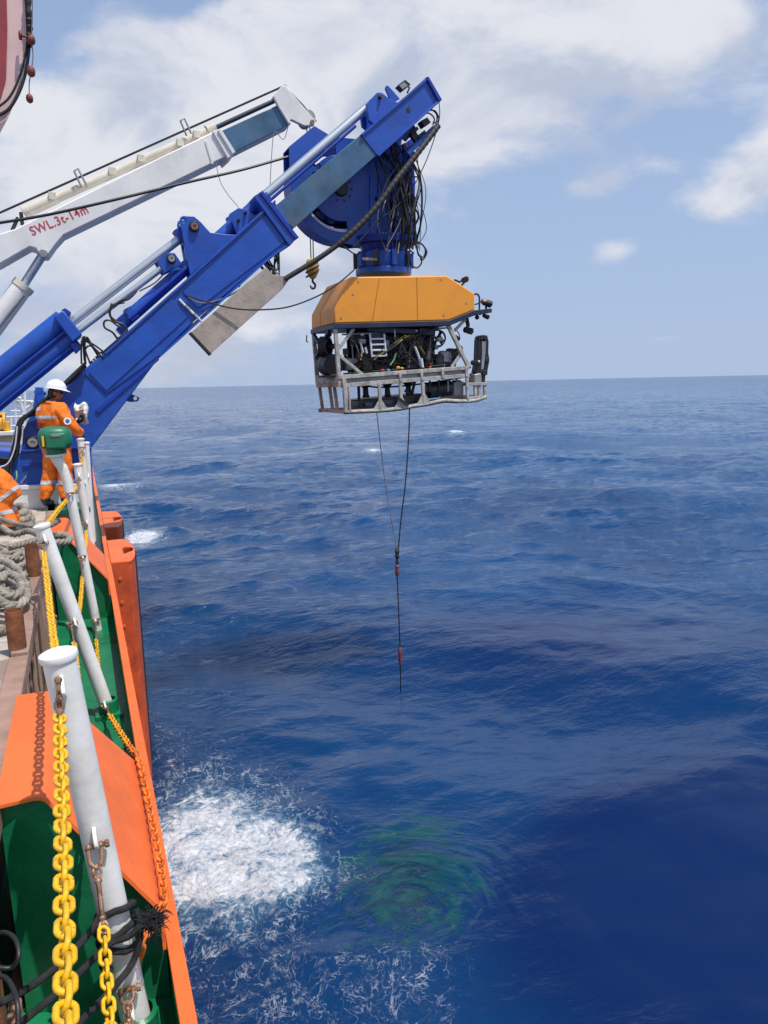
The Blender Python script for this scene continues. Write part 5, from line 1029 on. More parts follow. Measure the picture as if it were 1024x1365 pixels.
for p, m, r in (((4.632, 11.4, 2.704), 'red', .025), ((4.738, 11.4, 2.703), 'sky', .025), ((5.495, 11.4, 2.743), 'red', .022), ((4.913, 11.4, 2.743), 'brass', .03), ((4.98, 11.4, 2.73), 'brass', .025), ((4.313, 11.45, 3.274), 'lightgrey', .025), ((5.27, 11.45, 3.339), 'lightgrey', .022)):
    b = MB(); b.sphere(p, r, 10, 7, (1.3, 1, .8)); b.build('fitting', m, rov)
rack = []
bars('rack_rail', 'lightgrey', [(4.435, 11.43, 3.296), (4.465, 11.43, 2.917), (4.683, 11.43, 3.286), (4.715, 11.43, 2.927)], .030, .03)
bars('rack_rung', 'lightgrey', [(4.439, 11.43, 3.202), (4.695, 11.43, 3.208), (4.45, 11.43, 3.113), (4.7, 11.43, 3.119), (4.454, 11.43, 3.024), (4.704, 11.43, 3.029), (4.465, 11.43, 2.929), (4.716, 11.43, 2.939)], .030, .02)
RP('rack_panel', 'band', [(4.451, 3.299), (4.713, 3.301), (4.732, 2.929), (4.48, 2.918)], 11.47, 11.49, 0)
for k in range(16):
    p = Vector((4.045, 11.5, 2.756)).lerp(Vector((6.006, 11.5, 2.859)), g.uniform(0, 1))+Vector((0, g.uniform(-.02, .2), g.uniform(.02, .42)))
    if k % 2: rbox('equipment_pod', ('black', 'grey', 'band', 'black')[k % 4], p, g.uniform(.05, .12), g.uniform(.05, .14), .12, g.normal(0, .2))
    else: b = MB(); r = g.uniform(.025, .05); b._lathe(p, (g.normal(0, .3), g.normal(0, .2), 1), [(0, r*.7), (.015, r), (.12, r), (.125, r*1.2), (.15, r*1.2), (.155, r*.8), (.2, r*.8)], 12, True); b.build('valve', ('black', 'grey', 'rustmetal', 'black')[k % 4], rov)
for q in ([(3.985, 11.5, 3.275), (4.554, 11.5, 3.302), (5.362, 11.5, 3.355), (5.866, 11.5, 3.395)], [(3.991, 11.5, 2.661), (4.807, 11.5, 2.71), (5.92, 11.5, 2.785)], [(4.202, 11.6, 3.354), (4.192, 11.6, 2.997), (4.234, 11.6, 2.66)], [(5.171, 11.5, 3.378), (5.179, 11.5, 3.049), (5.147, 11.5, 2.743)], [(5.605, 11.6, 3.401), (5.601, 11.6, 2.991), (5.655, 11.6, 2.765)], [(3.959, 11.6, 2.58), (4.612, 11.7, 2.433), (5.443, 11.7, 2.467), (6.233, 11.6, 2.566)]): T('pipe', 'grey' if q[0][2] > 3 else 'black', q, .014, 8, 5, parent=rov)
# skid contents
for a, c in zip(*[iter([(4.476, 11.8, 2.486), (4.484, 11.8, 2.262), (4.872, 11.8, 2.491), (4.881, 11.8, 2.264), (5.263, 11.8, 2.509), (5.273, 11.8, 2.267)])]*2):
    b = MB(); b._lathe(c, Vector(a)-Vector(c), [(0, .07), (.05, .05), (.15, .045), ((Vector(a)-Vector(c)).length-.06, .05), ((Vector(a)-Vector(c)).length, .11)], 14, True); b.build('skid_leg', 'black', rov)
RP('skid_tray', 'black', [(4.241, 2.231), (5.488, 2.312), (5.515, 2.209), (5.486, 2.158), (4.237, 2.107)], 11.5, 12.3, .02); RP('skid_tray', 'band', [(4.3, 2.195), (4.976, 2.251), (5.002, 2.15), (4.35, 2.107)], 11.45, 11.6, .02)
bars('skid_strut', 'black', [(4.355, 11.8, 2.489), (4.359, 11.8, 2.14), (5.345, 11.7, 2.519), (5.285, 11.7, 2.28), (5.116, 11.6, 2.372), (5.226, 11.6, 2.269)], .045, .04)
b = MB(); b._lathe((5.532, 11.62, 2.35), (1, 0, .09), [(0, .09), (.02, .135), (.2, .14), (.22, .12), (.26, .12), (.28, .14), (.44, .14), (.46, .1), (.5, .1), (.52, .125), (.64, .12), (.66, .06)], 22, True); b.build('suction_tool', 'black', rov)
for k, q in enumerate([(5.523, 11.48, 2.439), (5.693, 11.48, 2.441), (5.864, 11.48, 2.444), (6.037, 11.48, 2.454)]): b = MB(); b.cbox(q, (.012, .02, .11)); b.build('tool_clamp', 'grey' if k > 1 else 'black', rov, bevel=.004)
RP('tool_end', 'grey', [(5.976, 2.493), (6.165, 2.502), (6.164, 2.259), (5.974, 2.251)], 11.46, 11.8, .02)
b = MB(); b.bar((4.86, 11.33, 2.257), (5.061, 11.33, 2.128), .035, .03); b.build('sling_bar', 'black', rov)
# cameras and lights on the front
def camera_can(p, q, r, mat='black', glass=True):
    p, q = Vector(p), Vector(q); d = (q-p); L = d.length; b = MB(); b._lathe(p, d, [(0, r*.6), (.02, r*.9), (L*.5, r*.9), (L*.52, r), (L, r), (L-.01, r*.8), (L-.01, 0)], 16, False); o = b.build('camera', mat, rov)
    b = MB(); b.sphere(q-d.normalized()*.02, r*.75, 10, 6); b.build('lens', 'lens', o)
camera_can((6.66, 11.7, 3.862), (6.781, 11.6, 3.804), .06); camera_can((6.63, 11.7, 3.874), (6.706, 11.65, 3.845), .045, 'rustmetal')
camera_can((6.235, 11.6, 3.38), (6.356, 11.5, 3.336), .055); camera_can((6.315, 11.8, 4.218), (6.364, 11.7, 4.231), .05); camera_can((6.675, 11.7, 3.634), (6.723, 11.6, 3.587), .04); camera_can((6.147, 11.6, 3.216), (6.008, 11.5, 3.247), .04)
T('camera_bracket', 'black', [(6.169, 11.8, 4.226), (6.271, 11.8, 4.191), (6.33, 11.8, 4.231)], .018, 7, parent=rov); T('camera_bracket', 'rustmetal', [(6.3, 11.8, 4.129), (6.374, 11.8, 4.207)], .02, 7, parent=rov)
T('guard_tube', 'black', [(6.426, 11.6, 3.959), (6.499, 11.6, 3.973), (6.543, 11.6, 3.912), (6.544, 11.6, 3.711)], .016, 8, 6, parent=rov); T('guard_tube', 'black', [(6.455, 11.6, 3.797), (6.558, 11.6, 3.825)], .012, 7, parent=rov)
T('camera_bracket', 'black', [(6.706, 11.65, 3.782), (6.706, 11.65, 3.706)], .02, 7, parent=rov); T('camera_bracket', 'black', [(6.294, 11.6, 3.569), (6.296, 11.55, 3.44), (6.267, 11.55, 3.364)], .035, 8, parent=rov)
T('hose', 'hose', [(6.009, 11.5, 3.396), (6.095, 11.5, 3.297), (6.094, 11.5, 3.21), (6.008, 11.5, 3.172)], .009, 6, 5, parent=rov); T('hose', 'hose', [(5.921, 11.5, 3.035), (5.963, 11.5, 2.86), (5.891, 11.5, 2.76)], .008, 6, 5, parent=rov)
for p in ((6.356, 11.5, 3.649), (6.502, 11.5, 3.651), (6.444, 11.5, 3.575)): b = MB(); b.sphere(p, .04, 10, 7); b.build('fitting', 'black', rov)
# folded manipulator arm
RP('arm_base', 'grey', [(6.419, 2.615), (6.561, 2.639), (6.576, 2.47), (6.426, 2.473)], 11.55, 11.8, .02); RP('arm_base', 'black', [(6.591, 2.599), (6.681, 2.65), (6.667, 2.468), (6.591, 2.469)], 11.6, 11.75, .015)
RP('upper_arm', 'black', [(6.515, 3.217), (6.589, 3.256), (6.634, 3.166), (6.59, 2.832), (6.546, 2.6), (6.456, 2.64), (6.5, 2.859)], 11.58, 11.74, .015)
RP('arm_cover', 'grey', [(6.578, 3.229), (6.653, 3.216), (6.653, 2.986), (6.617, 2.702), (6.557, 2.677), (6.578, 2.986)], 11.56, 11.70, .01)
RP('fore_arm', 'black', [(6.545, 3.255), (6.604, 3.288), (6.709, 3.282), (6.739, 3.179), (6.733, 2.986), (6.756, 2.857), (6.711, 2.637), (6.636, 2.612), (6.673, 2.883), (6.664, 3.141)], 11.6, 11.78, .014)
for p, r in (((6.611, 11.56, 3.228), .06), ((6.508, 11.56, 2.819), .045), ((6.699, 11.58, 2.857), .04), ((6.655, 11.58, 2.637), .05)): b = MB(); b.cyl(p, (p[0], p[1]+.22, p[2]), r, n=18); b.build('arm_joint', 'black', rov, bevel=.006)
T('hose', 'hose', [(6.282, 11.5, 2.602), (6.341, 11.5, 2.64), (6.385, 11.5, 2.729)], .01, 6, 5, parent=rov); b = MB(); b.sphere((6.51, 11.55, 2.831), .022, 8, 6); b.build('fitting', 'lightgrey', rov)

# sling and hook line hanging down to the water
sl = thing('sling_line', 'thin dark line with swivel hanging from the vehicle down to the water', 'line', (5.053, 11.9, -0.477))
b = MB(); b.tube(bez([(5.24, 11.7, 2.077), (5.24, 11.75, 1.6), (5.192, 11.8, 0.811), (5.128, 11.88, 0.134), (5.068, 11.9, -0.451)], 6), .012, 6); b.build('sling_leg', 'hose', sl)
b = MB(); b.tube(bez([(4.709, 11.9, 2.039), (4.776, 11.9, 1.353), (4.871, 11.9, 0.556), (4.987, 11.9, -0.128), (5.038, 11.9, -0.489)], 6), .008, 6); b.build('sling_leg', 'greyhose', sl)
b = MB(); b._lathe((5.041, 11.9, -0.71), (.02, 0, 1), [(0, .02), (.03, .035), (.09, .02), (.14, .045), (.2, .03), (.24, .05), (.30, .02)], 10, True); b.build('swivel', 'black', sl)
b = MB(); b._lathe((5.037, 11.9, -0.932), (.0, 0, 1), [(0, .02), (.05, .04), (.12, .025), (.18, .04), (.21, .02)], 10, True); b.build('hook', 'redfloat', sl)
b = MB(); b.tube(bez([(5.037, 11.9, -0.932), (5.05, 11.9, -1.382), (5.062, 11.9, -1.952), (5.069, 11.9, -2.384), (5.067, 11.9, -2.893), (5.069, 11.9, -3.188)], 5), .012, 6); b.build('line', 'hose', sl)
b = MB(); b._lathe((5.065, 11.9, -2.615), (0, 0, 1), [(0, .02), (.08, .035), (.2, .03), (.3, .035), (.34, .015)], 10, True); b.build('line_weight', 'redfloat', sl)


# ------------------------------------------------------------------ people
def body(verts, edges, fingers, M4, matfn, name, parent, head):
    """one skinned surface for the clothed body; head and fingers are joined into the same mesh"""
    fat = lambda i: 1.36 if i < 4 else (1.05 if i < 6 else (1.32 if i < 16 else (1.22 if i not in (19, 20, 24, 25) else 1.1)))
    verts = [(v[0], v[1], fat(i)) for i, v in enumerate(verts)]
    me = bpy.data.meshes.new('body_tmp'); me.from_pydata([v[0] for v in verts], edges, []); o = bpy.data.objects.new('body_tmp', me); COL.objects.link(o)
    sk = o.modifiers.new('skin', 'SKIN'); sk.use_smooth_shade = True
    for i, v in enumerate(verts): me.skin_vertices[0].data[i].radius = (v[1][0]*v[2], v[1][1]*v[2]); me.skin_vertices[0].data[i].use_root = (i == 0)
    sd = o.modifiers.new('sub', 'SUBSURF'); sd.levels = 3
    bpy.context.view_layer.update()
    m2 = bpy.data.meshes.new_from_object(o.evaluated_get(bpy.context.evaluated_depsgraph_get())); bpy.data.objects.remove(o)
    b = MB(); b.add([v.co for v in m2.vertices], [tuple(p.vertices) for p in m2.polygons]); nb = len(b.f)
    # cloth creases
    b.v = [tuple(Vector(v)+Vector((mnoise.noise(Vector(v)*9), mnoise.noise(Vector(v)*9+Vector((5, 1, 2))), .3*mnoise.noise(Vector(v)*7)))*.018+Vector((mnoise.noise(Vector(v)*21), mnoise.noise(Vector(v)*19+Vector((3, 7, 1))), 0))*.008) for v in b.v]
    hands0 = len(b.f)
    for path, r in fingers: b.tube(path, r, 7)
    head0 = len(b.f); head(b)
    me = bpy.data.meshes.new(name); off = world_of(parent); me.from_pydata([tuple((M4 @ Vector(v))-off) for v in b.v], [], b.f)
    for i, p in enumerate(me.polygons):
        c = Vector((0, 0, 0))
        for vi in p.vertices: c += Vector(b.v[vi])
        c /= len(p.vertices); p.use_smooth = True; p.material_index = 1 if i >= head0 else (2 if i >= hands0 else matfn(c))
    o = link(name, me, ['coverall', 'skin', 'boot'], parent); return o, b, nb
def head_shape(c, yaw, tilt=0):
    M3 = Matrix.Rotation(yaw, 3, 'Z') @ Matrix.Rotation(tilt, 3, 'X')
    def f(b):
        n, m = 24, 18; k = len(b.v)
        for i in range(m+1):
            p = math.pi*i/m
            for j in range(n):
                q = 2*math.pi*j/n; x, y, z = math.sin(p)*math.cos(q), math.sin(p)*math.sin(q), math.cos(p)
                rx, ry, rz = .076, .095, .118
                if z < 0: rx *= 1+.25*z; ry *= 1+.10*z
                X, Y, Z = rx*x, ry*y, rz*z
                fr = math.exp(-(x/.22)**2)*max(0, y)
                Y += .030*fr*math.exp(-((z+.16)/.13)**2) + .010*fr*math.exp(-((z+.46)/.08)**2) + .012*fr*math.exp(-((z+.78)/.14)**2) - .008*fr*math.exp(-((z-.08)/.07)**2)
                ey = math.exp(-((abs(x)-.42)/.14)**2)*max(0, y)*math.exp(-((z-.06)/.12)**2); Y -= .012*ey
                b.v.append(tuple(c+M3@Vector((X, Y, Z))))
        for i in range(m):
            for j in range(n): b.f.append((k+i*n+j, k+(i+1)*n+j, k+(i+1)*n+(j+1) % n, k+i*n+(j+1) % n))
        for s in (-1, 1): b.sphere(c+M3@Vector((s*.078, -.008, -.005)), .03, 10, 7, (.35, .7, 1.1), M3)
    return f, M3
def band(b, nb, M4, parent, z0, z1, keep, name='reflective_band'):
    bm = bmesh.new(); vv = [bm.verts.new(v) for v in b.v]
    for f in b.f[:nb]:
        try: bm.faces.new([vv[i] for i in f])
        except ValueError: pass
    bmesh.ops.delete(bm, geom=[v for v in bm.verts if not v.link_faces], context='VERTS')
    for co, no in ((z0, -1), (z1, 1)):
        bmesh.ops.bisect_plane(bm, geom=bm.verts[:]+bm.edges[:]+bm.faces[:], plane_co=co, plane_no=(z1-z0).normalized()*no, clear_outer=True)
    bmesh.ops.delete(bm, geom=[f for f in bm.faces if not keep(f.calc_center_median())], context='FACES')
    bm.normal_update()
    for v in bm.verts: v.co += v.normal*.006
    me = bpy.data.meshes.new(name); bm.to_mesh(me); bm.free(); off = world_of(parent); me.transform(Matrix.Translation(-off) @ M4); link(name, me, 'reflective', parent)
def fingers(wrist, d, down, thumb, s=1.0):
    """palm and five bent fingers; d: hand direction, down: palm normal, thumb: thumb side"""
    w, d, dn, th = Vector(wrist), Vector(d).normalized(), Vector(down).normalized(), Vector(thumb).normalized(); out = []
    out.append(([w, w+d*.045, w+d*.085], [.030*s, .040*s, .036*s]))
    for i, L in enumerate((.068, .078, .072, .055)):
        p = w+d*.08+th*(.030-.020*i); out.append(([p, p+d*L*.45+dn*.012, p+d*L*.65+dn*.040, p+d*L*.5+dn*.07], [.0115*s, .011*s, .010*s, .008*s]))
    p = w+d*.03+th*.035; out.append(([p, p+th*.025+d*.03+dn*.01, p+th*.02+d*.055+dn*.035], [.014*s, .012*s, .010*s]))
    return out
def add_helmet(c, M3, parent):
    b = MB(); k = 0; n = 28; rows = []
    for i in range(9):
        p = math.pi/2*i/8; rows.append((math.cos(p), math.sin(p)))
    V = []
    for r_, z in rows:
        for j in range(n):
            q = 2*math.pi*j/n; ridge = 1+.05*math.exp(-(math.cos(q)/.2)**2)*z
            V.append(c+M3@Vector((.118*r_*math.cos(q), (.142*r_*math.sin(q)), .02+.125*z**.9*ridge if z > 0 else .02)))
    F = [(i*n+j, i*n+(j+1) % n, (i+1)*n+(j+1) % n, (i+1)*n+j) for i in range(8) for j in range(n)]
    b.add(V, F); b.build('hard_hat', 'helmet', parent)
    b = MB(); V = []
    for j in range(n):
        q = 2*math.pi*j/n; f = max(0, math.sin(q))
        for rr, dz in ((.112, .026), (.122+.012, .016), (.112, .010)):
            ext = 0 if rr == .112 else .045*f**2
            V.append(c+M3@Vector(((rr)*math.cos(q), (rr*1.2+ext)*math.sin(q), dz-(.022*f**2 if rr != .112 else 0))))
    F = [(3*j+a, 3*((j+1) % n)+a, 3*((j+1) % n)+(a+1) % 3, 3*j+(a+1) % 3) for j in range(n) for a in range(3)]
    b.add(V, F); b.build('hat_brim', 'helmet', parent)
S_ = lambda x, y=None: (x, y or x)
def person_matrix(loc, az, s=1.0): return Matrix.Translation(loc) @ Matrix.Rotation(-az, 4, 'Z') @ Matrix.Scale(s, 4)
# --- the man at the rail: local x right, y forward, z up
man = thing('person', 'person in orange coverall and white hard hat reading papers by the rail', 'person', (-0.321, 10.74, 0.942))
ML = Vector((-0.321, 10.74, 0.942)); ML.z = .952; MM = person_matrix(ML, R(56), .915)
V = [((0, 0, .94), S_(.165, .135)), ((0, .005, 1.08), S_(.160, .130)), ((0, -.01, 1.25), S_(.205, .155)), ((0, -.04, 1.39), S_(.185, .125)), ((0, .01, 1.49), S_(.070)), ((0, .03, 1.55), S_(.058)),
     ((.17, -.01, 1.41), S_(.088)), ((.262, .03, 1.27), S_(.074)), ((.295, .10, 1.125), S_(.066)), ((.26, .20, 1.08), S_(.058)), ((.19, .26, 1.05), S_(.046)),
     ((-.17, .0, 1.41), S_(.088)), ((-.235, .08, 1.27), S_(.074)), ((-.22, .18, 1.14), S_(.066)), ((-.09, .30, 1.18), S_(.057)), ((.0, .36, 1.21), S_(.045)),
     ((.10, -.005, .84), S_(.118)), ((.115, .03, .50), S_(.088)), ((.115, -.02, .17), S_(.078)), ((.12, -.03, .06), S_(.055)), ((.14, .12, .045), S_(.048, .04)),
     ((-.10, -.02, .84), S_(.118)), ((-.125, -.06, .50), S_(.088)), ((-.14, -.17, .17), S_(.078)), ((-.145, -.19, .06), S_(.055)), ((-.17, -.04, .045), S_(.048, .04))]
E_ = [(0,1),(1,2),(2,3),(3,4),(4,5),(3,6),(6,7),(7,8),(8,9),(9,10),(3,11),(11,12),(12,13),(13,14),(14,15),(0,16),(16,17),(17,18),(18,19),(19,20),(0,21),(21,22),(22,23),(23,24),(24,25)]
hf, HM = head_shape(Vector((.005, .055, 1.645)), R(-34), R(-10)); HC = Vector((.005, .055, 1.645))
fg = fingers((.19, .26, 1.05), (-.3, .6, -.5), (0, -.2, -1), (-1, .1, .1)) + fingers((.0, .36, 1.21), (.6, .5, .5), (.4, -.6, .2), (-.2, .3, 1))
mf = lambda c: 2 if c.z < .135 else (1 if c.z > 1.485 and abs(c.x) < .1 else 0)
ob, bb_, nb = body(V, E_, fg, MM, mf, 'clothed_body', man, hf)
def world_pt(M4, p): return M4 @ Vector(p)
WM3 = MM.to_3x3() @ HM
add_helmet(world_pt(MM, HC+HM@Vector((0, 0, .045))), WM3, man)
b = MB(); b.sphere(world_pt(MM, HC+HM@Vector((0, -.022, -.002))), .088, 18, 12, (.93, .98, 1.05), WM3)
b.build('hair', 'hair', man)
b = MB(); c0 = HC+HM@Vector((0, .083, .012))
for s in (-1, 1): b.sphere(world_pt(MM, HC+HM@Vector((s*.034, .086, .016))), .03, 12, 8, (1.05, .35, .72), WM3)
b.tube([world_pt(MM, HC+HM@Vector(q)) for q in ((-.082, -.01, .018), (-.076, .06, .018), (-.03, .098, .018), (.03, .098, .018), (.076, .06, .018), (.082, -.01, .018))], .006, 6); b.build('sunglasses', 'lens', man)
b = MB(); b.tube([world_pt(MM, (.085*math.cos(a), .0+.078*math.sin(a), 1.492+.022*math.sin(a+3.4))) for a in [i*.393 for i in range(16)]], .022, 8, closed=True); b.build('collar', 'coverall', man)
tors = lambda c: abs(c.x) < .215 and abs(c.y) < .2
band(bb_, nb, MM, man, Vector((0, 0, 1.285)), Vector((0, 0, 1.33)), tors)
band(bb_, nb, MM, man, Vector((0, 0, .34)), Vector((0, 0, .395)), lambda c: True)
band(bb_, nb, MM, man, Vector((0, 0, 1.40)), Vector((0, 0, 1.445)), lambda c: c.x < -.10 and c.y < 0)
a = MM @ Vector((.03, -.152, 1.175)); d = (MM.to_3x3() @ Vector((1, 0, 0))); n_ = MM.to_3x3() @ Vector((0, -1, .0)); u_ = Vector((0, 0, 1))
text_mesh('GBS', .105, 'darktext', 'back_lettering', man, Matrix.Translation(MM @ Vector((-.125, -.205, 1.155))) @ Matrix((d, u_, n_)).transposed().to_4x4(), .004, 1.0)
q = Vector((.318, .02, 1.19)); sd = MM.to_3x3() @ Vector((.75, -.65, .12)); sd.normalize(); b = MB(); c = MM @ (Vector((.27, .045, 1.24))+Vector((.75, -.65, .12)).normalized()*.100)
b.cyl(c-sd*.01, c+sd*.004, .047, n=18); o = b.build('sleeve_badge', 'helmet', man); b = MB(); b.cyl(c+sd*.0045, c+sd*.007, .026, n=14); b.build('badge_emblem', 'bluetext', o)
pp = thing('papers', 'crumpled white printed papers held up by the man at the rail', 'papers', MM @ Vector((.02, .42, 1.3)))
b = MB(); nn = 7; VV = []
for i in range(nn):
    for j in range(nn):
        u, v = i/(nn-1)-.5, j/(nn-1)-.5; VV.append(MM @ (Vector((.02, .43, 1.335))+Vector((.60, .80, .0)).normalized()*u*(.185-.07*v+.035*math.sin(6*v))+Vector((.05+.12*math.sin(5*u), .02, 1))*v*(.30+.05*math.sin(7*u))+Vector((.8, -.6, 0))*(.035*math.sin(5*u+2*v)+.025*math.sin(8*v+1+3*u)-.012*math.cos(11*u+4*v))))
FF = [(i*nn+j, (i+1)*nn+j, (i+1)*nn+j+1, i*nn+j+1) for i in range(nn-1) for j in range(nn-1)]
b.add(VV, FF); o = b.build('sheet', 'paper', pp, fix=False, angle=16); sm = o.modifiers.new('thick', 'SOLIDIFY'); sm.thickness = .004
b = MB(); r5 = np.random.default_rng(8)
for k in range(9):
    i = 1+k % 5; v0 = Vector(VV[2*nn+i]).lerp(Vector(VV[3*nn+i]), .3); v1 = Vector(VV[int(r5.integers(3, 6))*nn+i]); nrm = (MM.to_3x3() @ Vector((.8, -.6, 0)))*.004
    b.bar(v0+nrm, v1+nrm, .004, .012); 
b.build('printed_lines', 'greyhose', pp, kind='stuff')
hull_step = MB(); hull_step.box((-.52, 10.45, .89), (.02, 11.08, .948)); hull_step.build('step_plate', 'green', hull, bevel=.004)

# --- the second man, bent over at the left edge
man2 = thing('person', 'person in orange coverall bending over at the left edge by the rope', 'person', (-0.862, 9.3, 0.964))
PL = Vector((-0.877, 9.3, 0.966)); PL.z = .905; PM = person_matrix(PL, R(-80), .80)
V = [((0, -.10, .66), S_(.190, .165)), ((0, .06, .78), S_(.165, .14)), ((0, .26, .87), S_(.18, .14)), ((0, .42, .93), S_(.165, .12)), ((0, .52, .97), S_(.07)), ((0, .57, .97), S_(.058)),
     ((.17, .42, .90), S_(.088)), ((.22, .46, .70), S_(.07)), ((.20, .5, .55), S_(.062)), ((.16, .52, .42), S_(.055)), ((.14, .52, .34), S_(.045)),
     ((-.17, .42, .90), S_(.088)), ((-.22, .46, .70), S_(.07)), ((-.20, .5, .55), S_(.062)), ((-.16, .52, .42), S_(.055)), ((-.14, .52, .34), S_(.045)),
     ((.11, -.08, .60), S_(.125)), ((.15, .06, .42), S_(.105)), ((.14, -.06, .17), S_(.098)), ((.14, -.08, .06), S_(.055)), ((.15, .08, .045), S_(.05, .04)),
     ((-.11, -.08, .60), S_(.125)), ((-.15, .06, .42), S_(.105)), ((-.14, -.08, .17), S_(.098)), ((-.14, -.10, .06), S_(.055)), ((-.15, .06, .045), S_(.05, .04))]
hf2, HM2 = head_shape(Vector((0, .66, .95)), 0, R(-50)); HC2 = Vector((0, .66, .95))
fg = fingers((.14, .52, .34), (0, .1, -1), (0, 1, 0), (-1, 0, 0))+fingers((-.14, .52, .34), (0, .1, -1), (0, 1, 0), (1, 0, 0))
ob, b2, nb2 = body(V, E_, fg, PM, lambda c: 2 if c.z < .12 else (1 if c.y > .52 and c.z > .8 else 0), 'clothed_body', man2, hf2)
add_helmet(PM @ (HC2+HM2@Vector((0, 0, .045))), PM.to_3x3() @ HM2, man2)
band(b2, nb2, PM, man2, Vector((0, 0, .30)), Vector((0, 0, .355)), lambda c: c.y < .3)
band(b2, nb2, PM, man2, Vector((0, -.20, .62)), Vector((0, -.17, .66)), lambda c: True)

# ------------------------------------------------------------------ the lower structure and the things on the after deck
wb = MB(); wb.prism([(-1.7, 1.242), (-0.438, 1.192), (0.023, 1.17), (-0.024, 0.606), (-1.756, 0.715)], 11.1, 12.7); wbo = wb.build('white_plinth', 'whitebox', None, bevel=.01); tag(wbo, 'white steel plinth under the blue crane foot', 'plinth')
wl = MB(); wl.prism([(-1.695, 1.264), (0.024, 1.193), (0.02, 1.14), (-1.7, 1.21)], 11.07, 12.7); wl.build('top_rim', 'whitebox', wbo, bevel=.004)
b = MB(); b.prism([(-2.222, 1.67), (-1.242, 1.668), (-1.327, 0.782), (-2.308, 0.849)], 16.0, 16.4); bh = b.build('bulkhead', 'tan', None, bevel=.01); tag(bh, 'tan steel bulkhead behind the crane at the left edge', 'bulkhead')
b = MB(); b.prism([(-2.207, 1.742), (-1.226, 1.728), (-1.233, 1.656), (-2.216, 1.658)], 15.9, 16.45); b.build('bulkhead_top', 'whitebox', bh, bevel=.008)
yd = thing('winch_drum', 'yellow winch drum standing on the tan bulkhead', 'winch', (-1.424, 16.2, 1.709))
q = Vector((-1.42, 16.2, 1.883)); b = MB(); b._lathe(q-Vector((.35, 0, 0)), (1, 0, 0), [(0, .05), (0, .21), (.03, .21), (.03, .15), (.38, .15), (.38, .21), (.42, .21), (.42, .05)], 24, True); b.build('drum', 'yellowdrum', yd)
b = MB(); b.cbox(q+Vector((.10, -.02, -.10)), (.03, .12, .13)); b.build('drum_stand', 'yellowdrum', yd, bevel=.006); b = MB(); b.cbox(q+Vector((-.2, 0, .17)), (.26, .12, .02)); b.build('drum_guard', 'yellowdrum', yd, bevel=.006)
mt = thing('light_mast', 'white mast with a cross arm and lamps beyond the crane foot', 'mast', (-1.442, 22, 0.923))
b = MB(); b.cyl((-1.461, 22, 0.722), (-1.307, 22, 2.547), .035, n=10); b.build('pole', 'whitebox', mt)
for a, c in zip(*[iter([(-1.48, 22, 2.237), (-1.122, 22, 2.198), (-1.444, 22, 2.236), (-1.359, 22, 1.799), (-1.122, 22, 2.208), (-1.122, 22, 2.009), (-1.339, 22, 2.016), (-1.145, 22, 2.149), (-1.424, 22, 1.88), (-1.136, 22, 1.851)])]*2): b = MB(); b.cyl(a, c, .03, n=8); b.build('cross_arm', 'whitebox', mt)
for p in ((-1.455, 21.9, 2.238), (-1.171, 21.9, 2.21), (-1.43, 21.9, 2.316)): b = MB(); b._lathe(p, (-.3, -1, -.4), [(0, .03), (.10, .055), (.12, .055)], 12, True); b.build('lamp', 'whitebox', mt); 
rl = thing('guard_rail', 'white guard rail on the far deck edge beyond the crane', 'rail', (-1.523, 20, 1.259))
for a, c in zip(*[iter([(-1.691, 20, 1.879), (-1.267, 20, 1.882), (-1.679, 20, 1.664), (-1.287, 20, 1.666), (-1.427, 20, 2.085), (-1.494, 20, 1.222), (-1.545, 20, 1.874), (-1.608, 20, 1.227), (-1.334, 20, 1.866), (-1.396, 20, 1.217), (-1.532, 20, 2.017), (-1.337, 20, 2.01)])]*2): b = MB(); b.cyl(a, c, .022, n=8); b.build('rail_tube', 'whitebox', rl)
dv = thing('small_davit', 'small blue davit behind the hose bundle on the far deck', 'davit', (-0.995, 20, 1.233))
b = MB(); b.tube(bez([(-1.029, 20, 1.051), (-0.979, 20, 1.781), (-0.937, 20, 2.142), (-0.871, 20, 2.41), (-0.813, 20, 2.499)], 5), [.10]*15+[.13]*6, 10); b.build('davit_arm', 'blue', dv); b = MB(); b.cbox((-0.866, 20, 2.374), (.09, .12, .2)); b.build('davit_head', 'blue', dv, bevel=.02)

# ------------------------------------------------------------------ lifeboat hanging overhead, top left
lb = thing('lifeboat', 'pinkish white lifeboat hull hanging overhead with red stripe and grab line floats', 'boat', (-0.674, 7.2, 5.207))
KX, KZ = (-0.712, 6.2, 3.504)[0], (-0.66, 6.2, 3.997)[2]; HX = (-0.113, 6.2, 4.991)[0]; HZ = (-0.115, 6.2, 4.943)[2]
SEC = [(KX, KZ)] + [(-0.516, 4.132), (-0.359, 4.29), (-0.284, 4.421), (-0.212, 4.581), (-0.158, 4.744), (-0.121, 4.904), (-0.109, 5.04), (-0.102, 5.184), (-0.089, 5.375), (-0.076, 5.61)]
b = MB(); n = len(SEC); ys = [(0.0, 1.0), (.3, .98), (.9, .90), (1.6, .76), (2.3, .56), (2.8, .34), (3.05, .12)]
VV = []
for dy, s in ys:
    for x, z in SEC: VV.append((KX+(x-KX)*s, 6.2+dy, z+.44*dy))
k = len(VV); VM = [(2*KX-x, y, z) for x, y, z in VV]
FF = [(i*n+j, i*n+j+1, (i+1)*n+j+1, (i+1)*n+j) for i in range(len(ys)-1) for j in range(n-1)]
b.add(VV, FF); b.add(VM, [f[::-1] for f in FF]); cap = list(range(n)); b.add([VV[i] for i in cap]+[VM[i] for i in cap], [tuple(range(n))+tuple(range(2*n-1, n-1, -1))])
b.build('boat_hull', 'boatwhite', lb, angle=50)
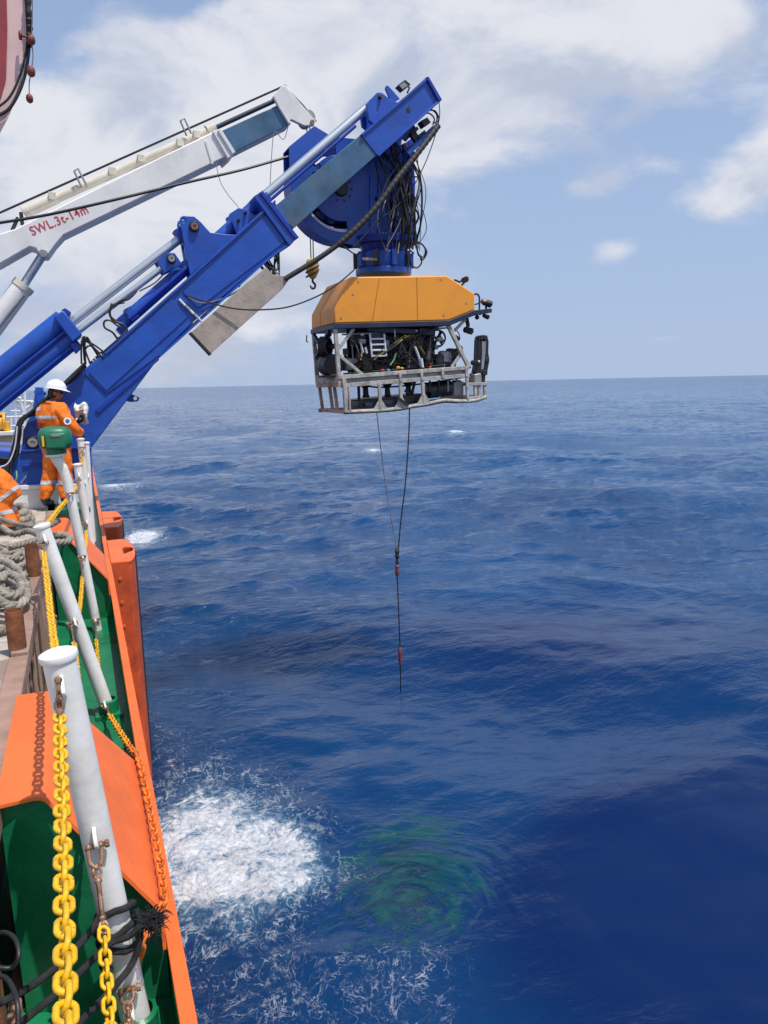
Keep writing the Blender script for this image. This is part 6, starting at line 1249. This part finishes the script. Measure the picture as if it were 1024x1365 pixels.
def on_sec(i, f, off=.006, dy=0): a, c = SEC[i], SEC[i+1]; d = Vector((c[0]-a[0], c[1]-a[1])).normalized(); return (a[0]+(c[0]-a[0])*f+d.y*off, 6.2+dy, a[1]+(c[1]-a[1])*f-d.x*off)
for k2, px in enumerate(([(-0.36, 6.17, 4.447), (-0.288, 6.17, 4.509), (-0.232, 6.17, 4.593), (-0.184, 6.17, 4.7), (-0.151, 6.17, 4.796), (-0.124, 6.17, 4.906), (-0.113, 6.17, 5.051), (-0.109, 6.17, 5.17), (-0.103, 6.17, 5.312)], [(-0.365, 6.17, 4.393), (-0.284, 6.17, 4.45), (-0.217, 6.17, 4.551), (-0.169, 6.17, 4.659), (-0.133, 6.17, 4.784), (-0.112, 6.17, 4.908), (-0.103, 6.17, 5.052), (-0.099, 6.17, 5.171), (-0.093, 6.17, 5.313)])):
    b = MB(); b.tube(bez(px, 5), .008 if k2 == 0 else .011, 6); b.build('rubbing_line', 'hose', lb)
b = MB(); b.tube(bez([(-0.115, 6.15, 4.866), (-0.103, 6.15, 4.973), (-0.099, 6.15, 5.068), (-0.095, 6.15, 5.21)], 6), [.02+.006*math.sin(i*2.1) for i in range(19)], 7); b.build('net_bundle', 'hair', lb)
b = MB(); b.prism([(SEC[0][0], SEC[0][1]+.5)] + [(-0.6, 4.637), (-0.336, 4.515), (-0.284, 4.656), (-0.245, 4.969), (-0.231, 5.16), (-0.199, 5.582), (-0.506, 5.526)], 6.188, 6.199); b.build('red_stripe', 'boatred', lb)
for p, m, r in (((-0.096, 6.1, 4.892), 'redfloat', .026), ((-0.117, 6.1, 4.688), 'redfloat', .028), ((-0.143, 6.1, 4.511), 'redfloat', .024)):
    b = MB(); b._lathe(Vector(p)-Vector((0, 0, r*1.25)), Z_UP, [(0, r*.4), (r*.4, r*.85), (r*1.2, r), (r*2, r*.85), (r*2.4, r*.45), (r*2.4, r*.2)], 14, True); b.build('line_float', m, lb)
b = MB(); b.tube(bez([(-0.067, 6.1, 5.146), (-0.081, 6.1, 5.003), (-0.096, 6.1, 4.892), (-0.096, 6.1, 4.787), (-0.117, 6.1, 4.688), (-0.137, 6.1, 4.604), (-0.143, 6.1, 4.511)], 5), .004, 5); b.build('grab_line', 'greyhose', lb)
b = MB(); b._lathe((-0.123, 6.14, 4.923), (-1, -.2, 0), [(0, .008), (.03, .008), (.035, .03), (.05, .03)], 10, True); b.build('rubber_foot', 'redfloat', lb)
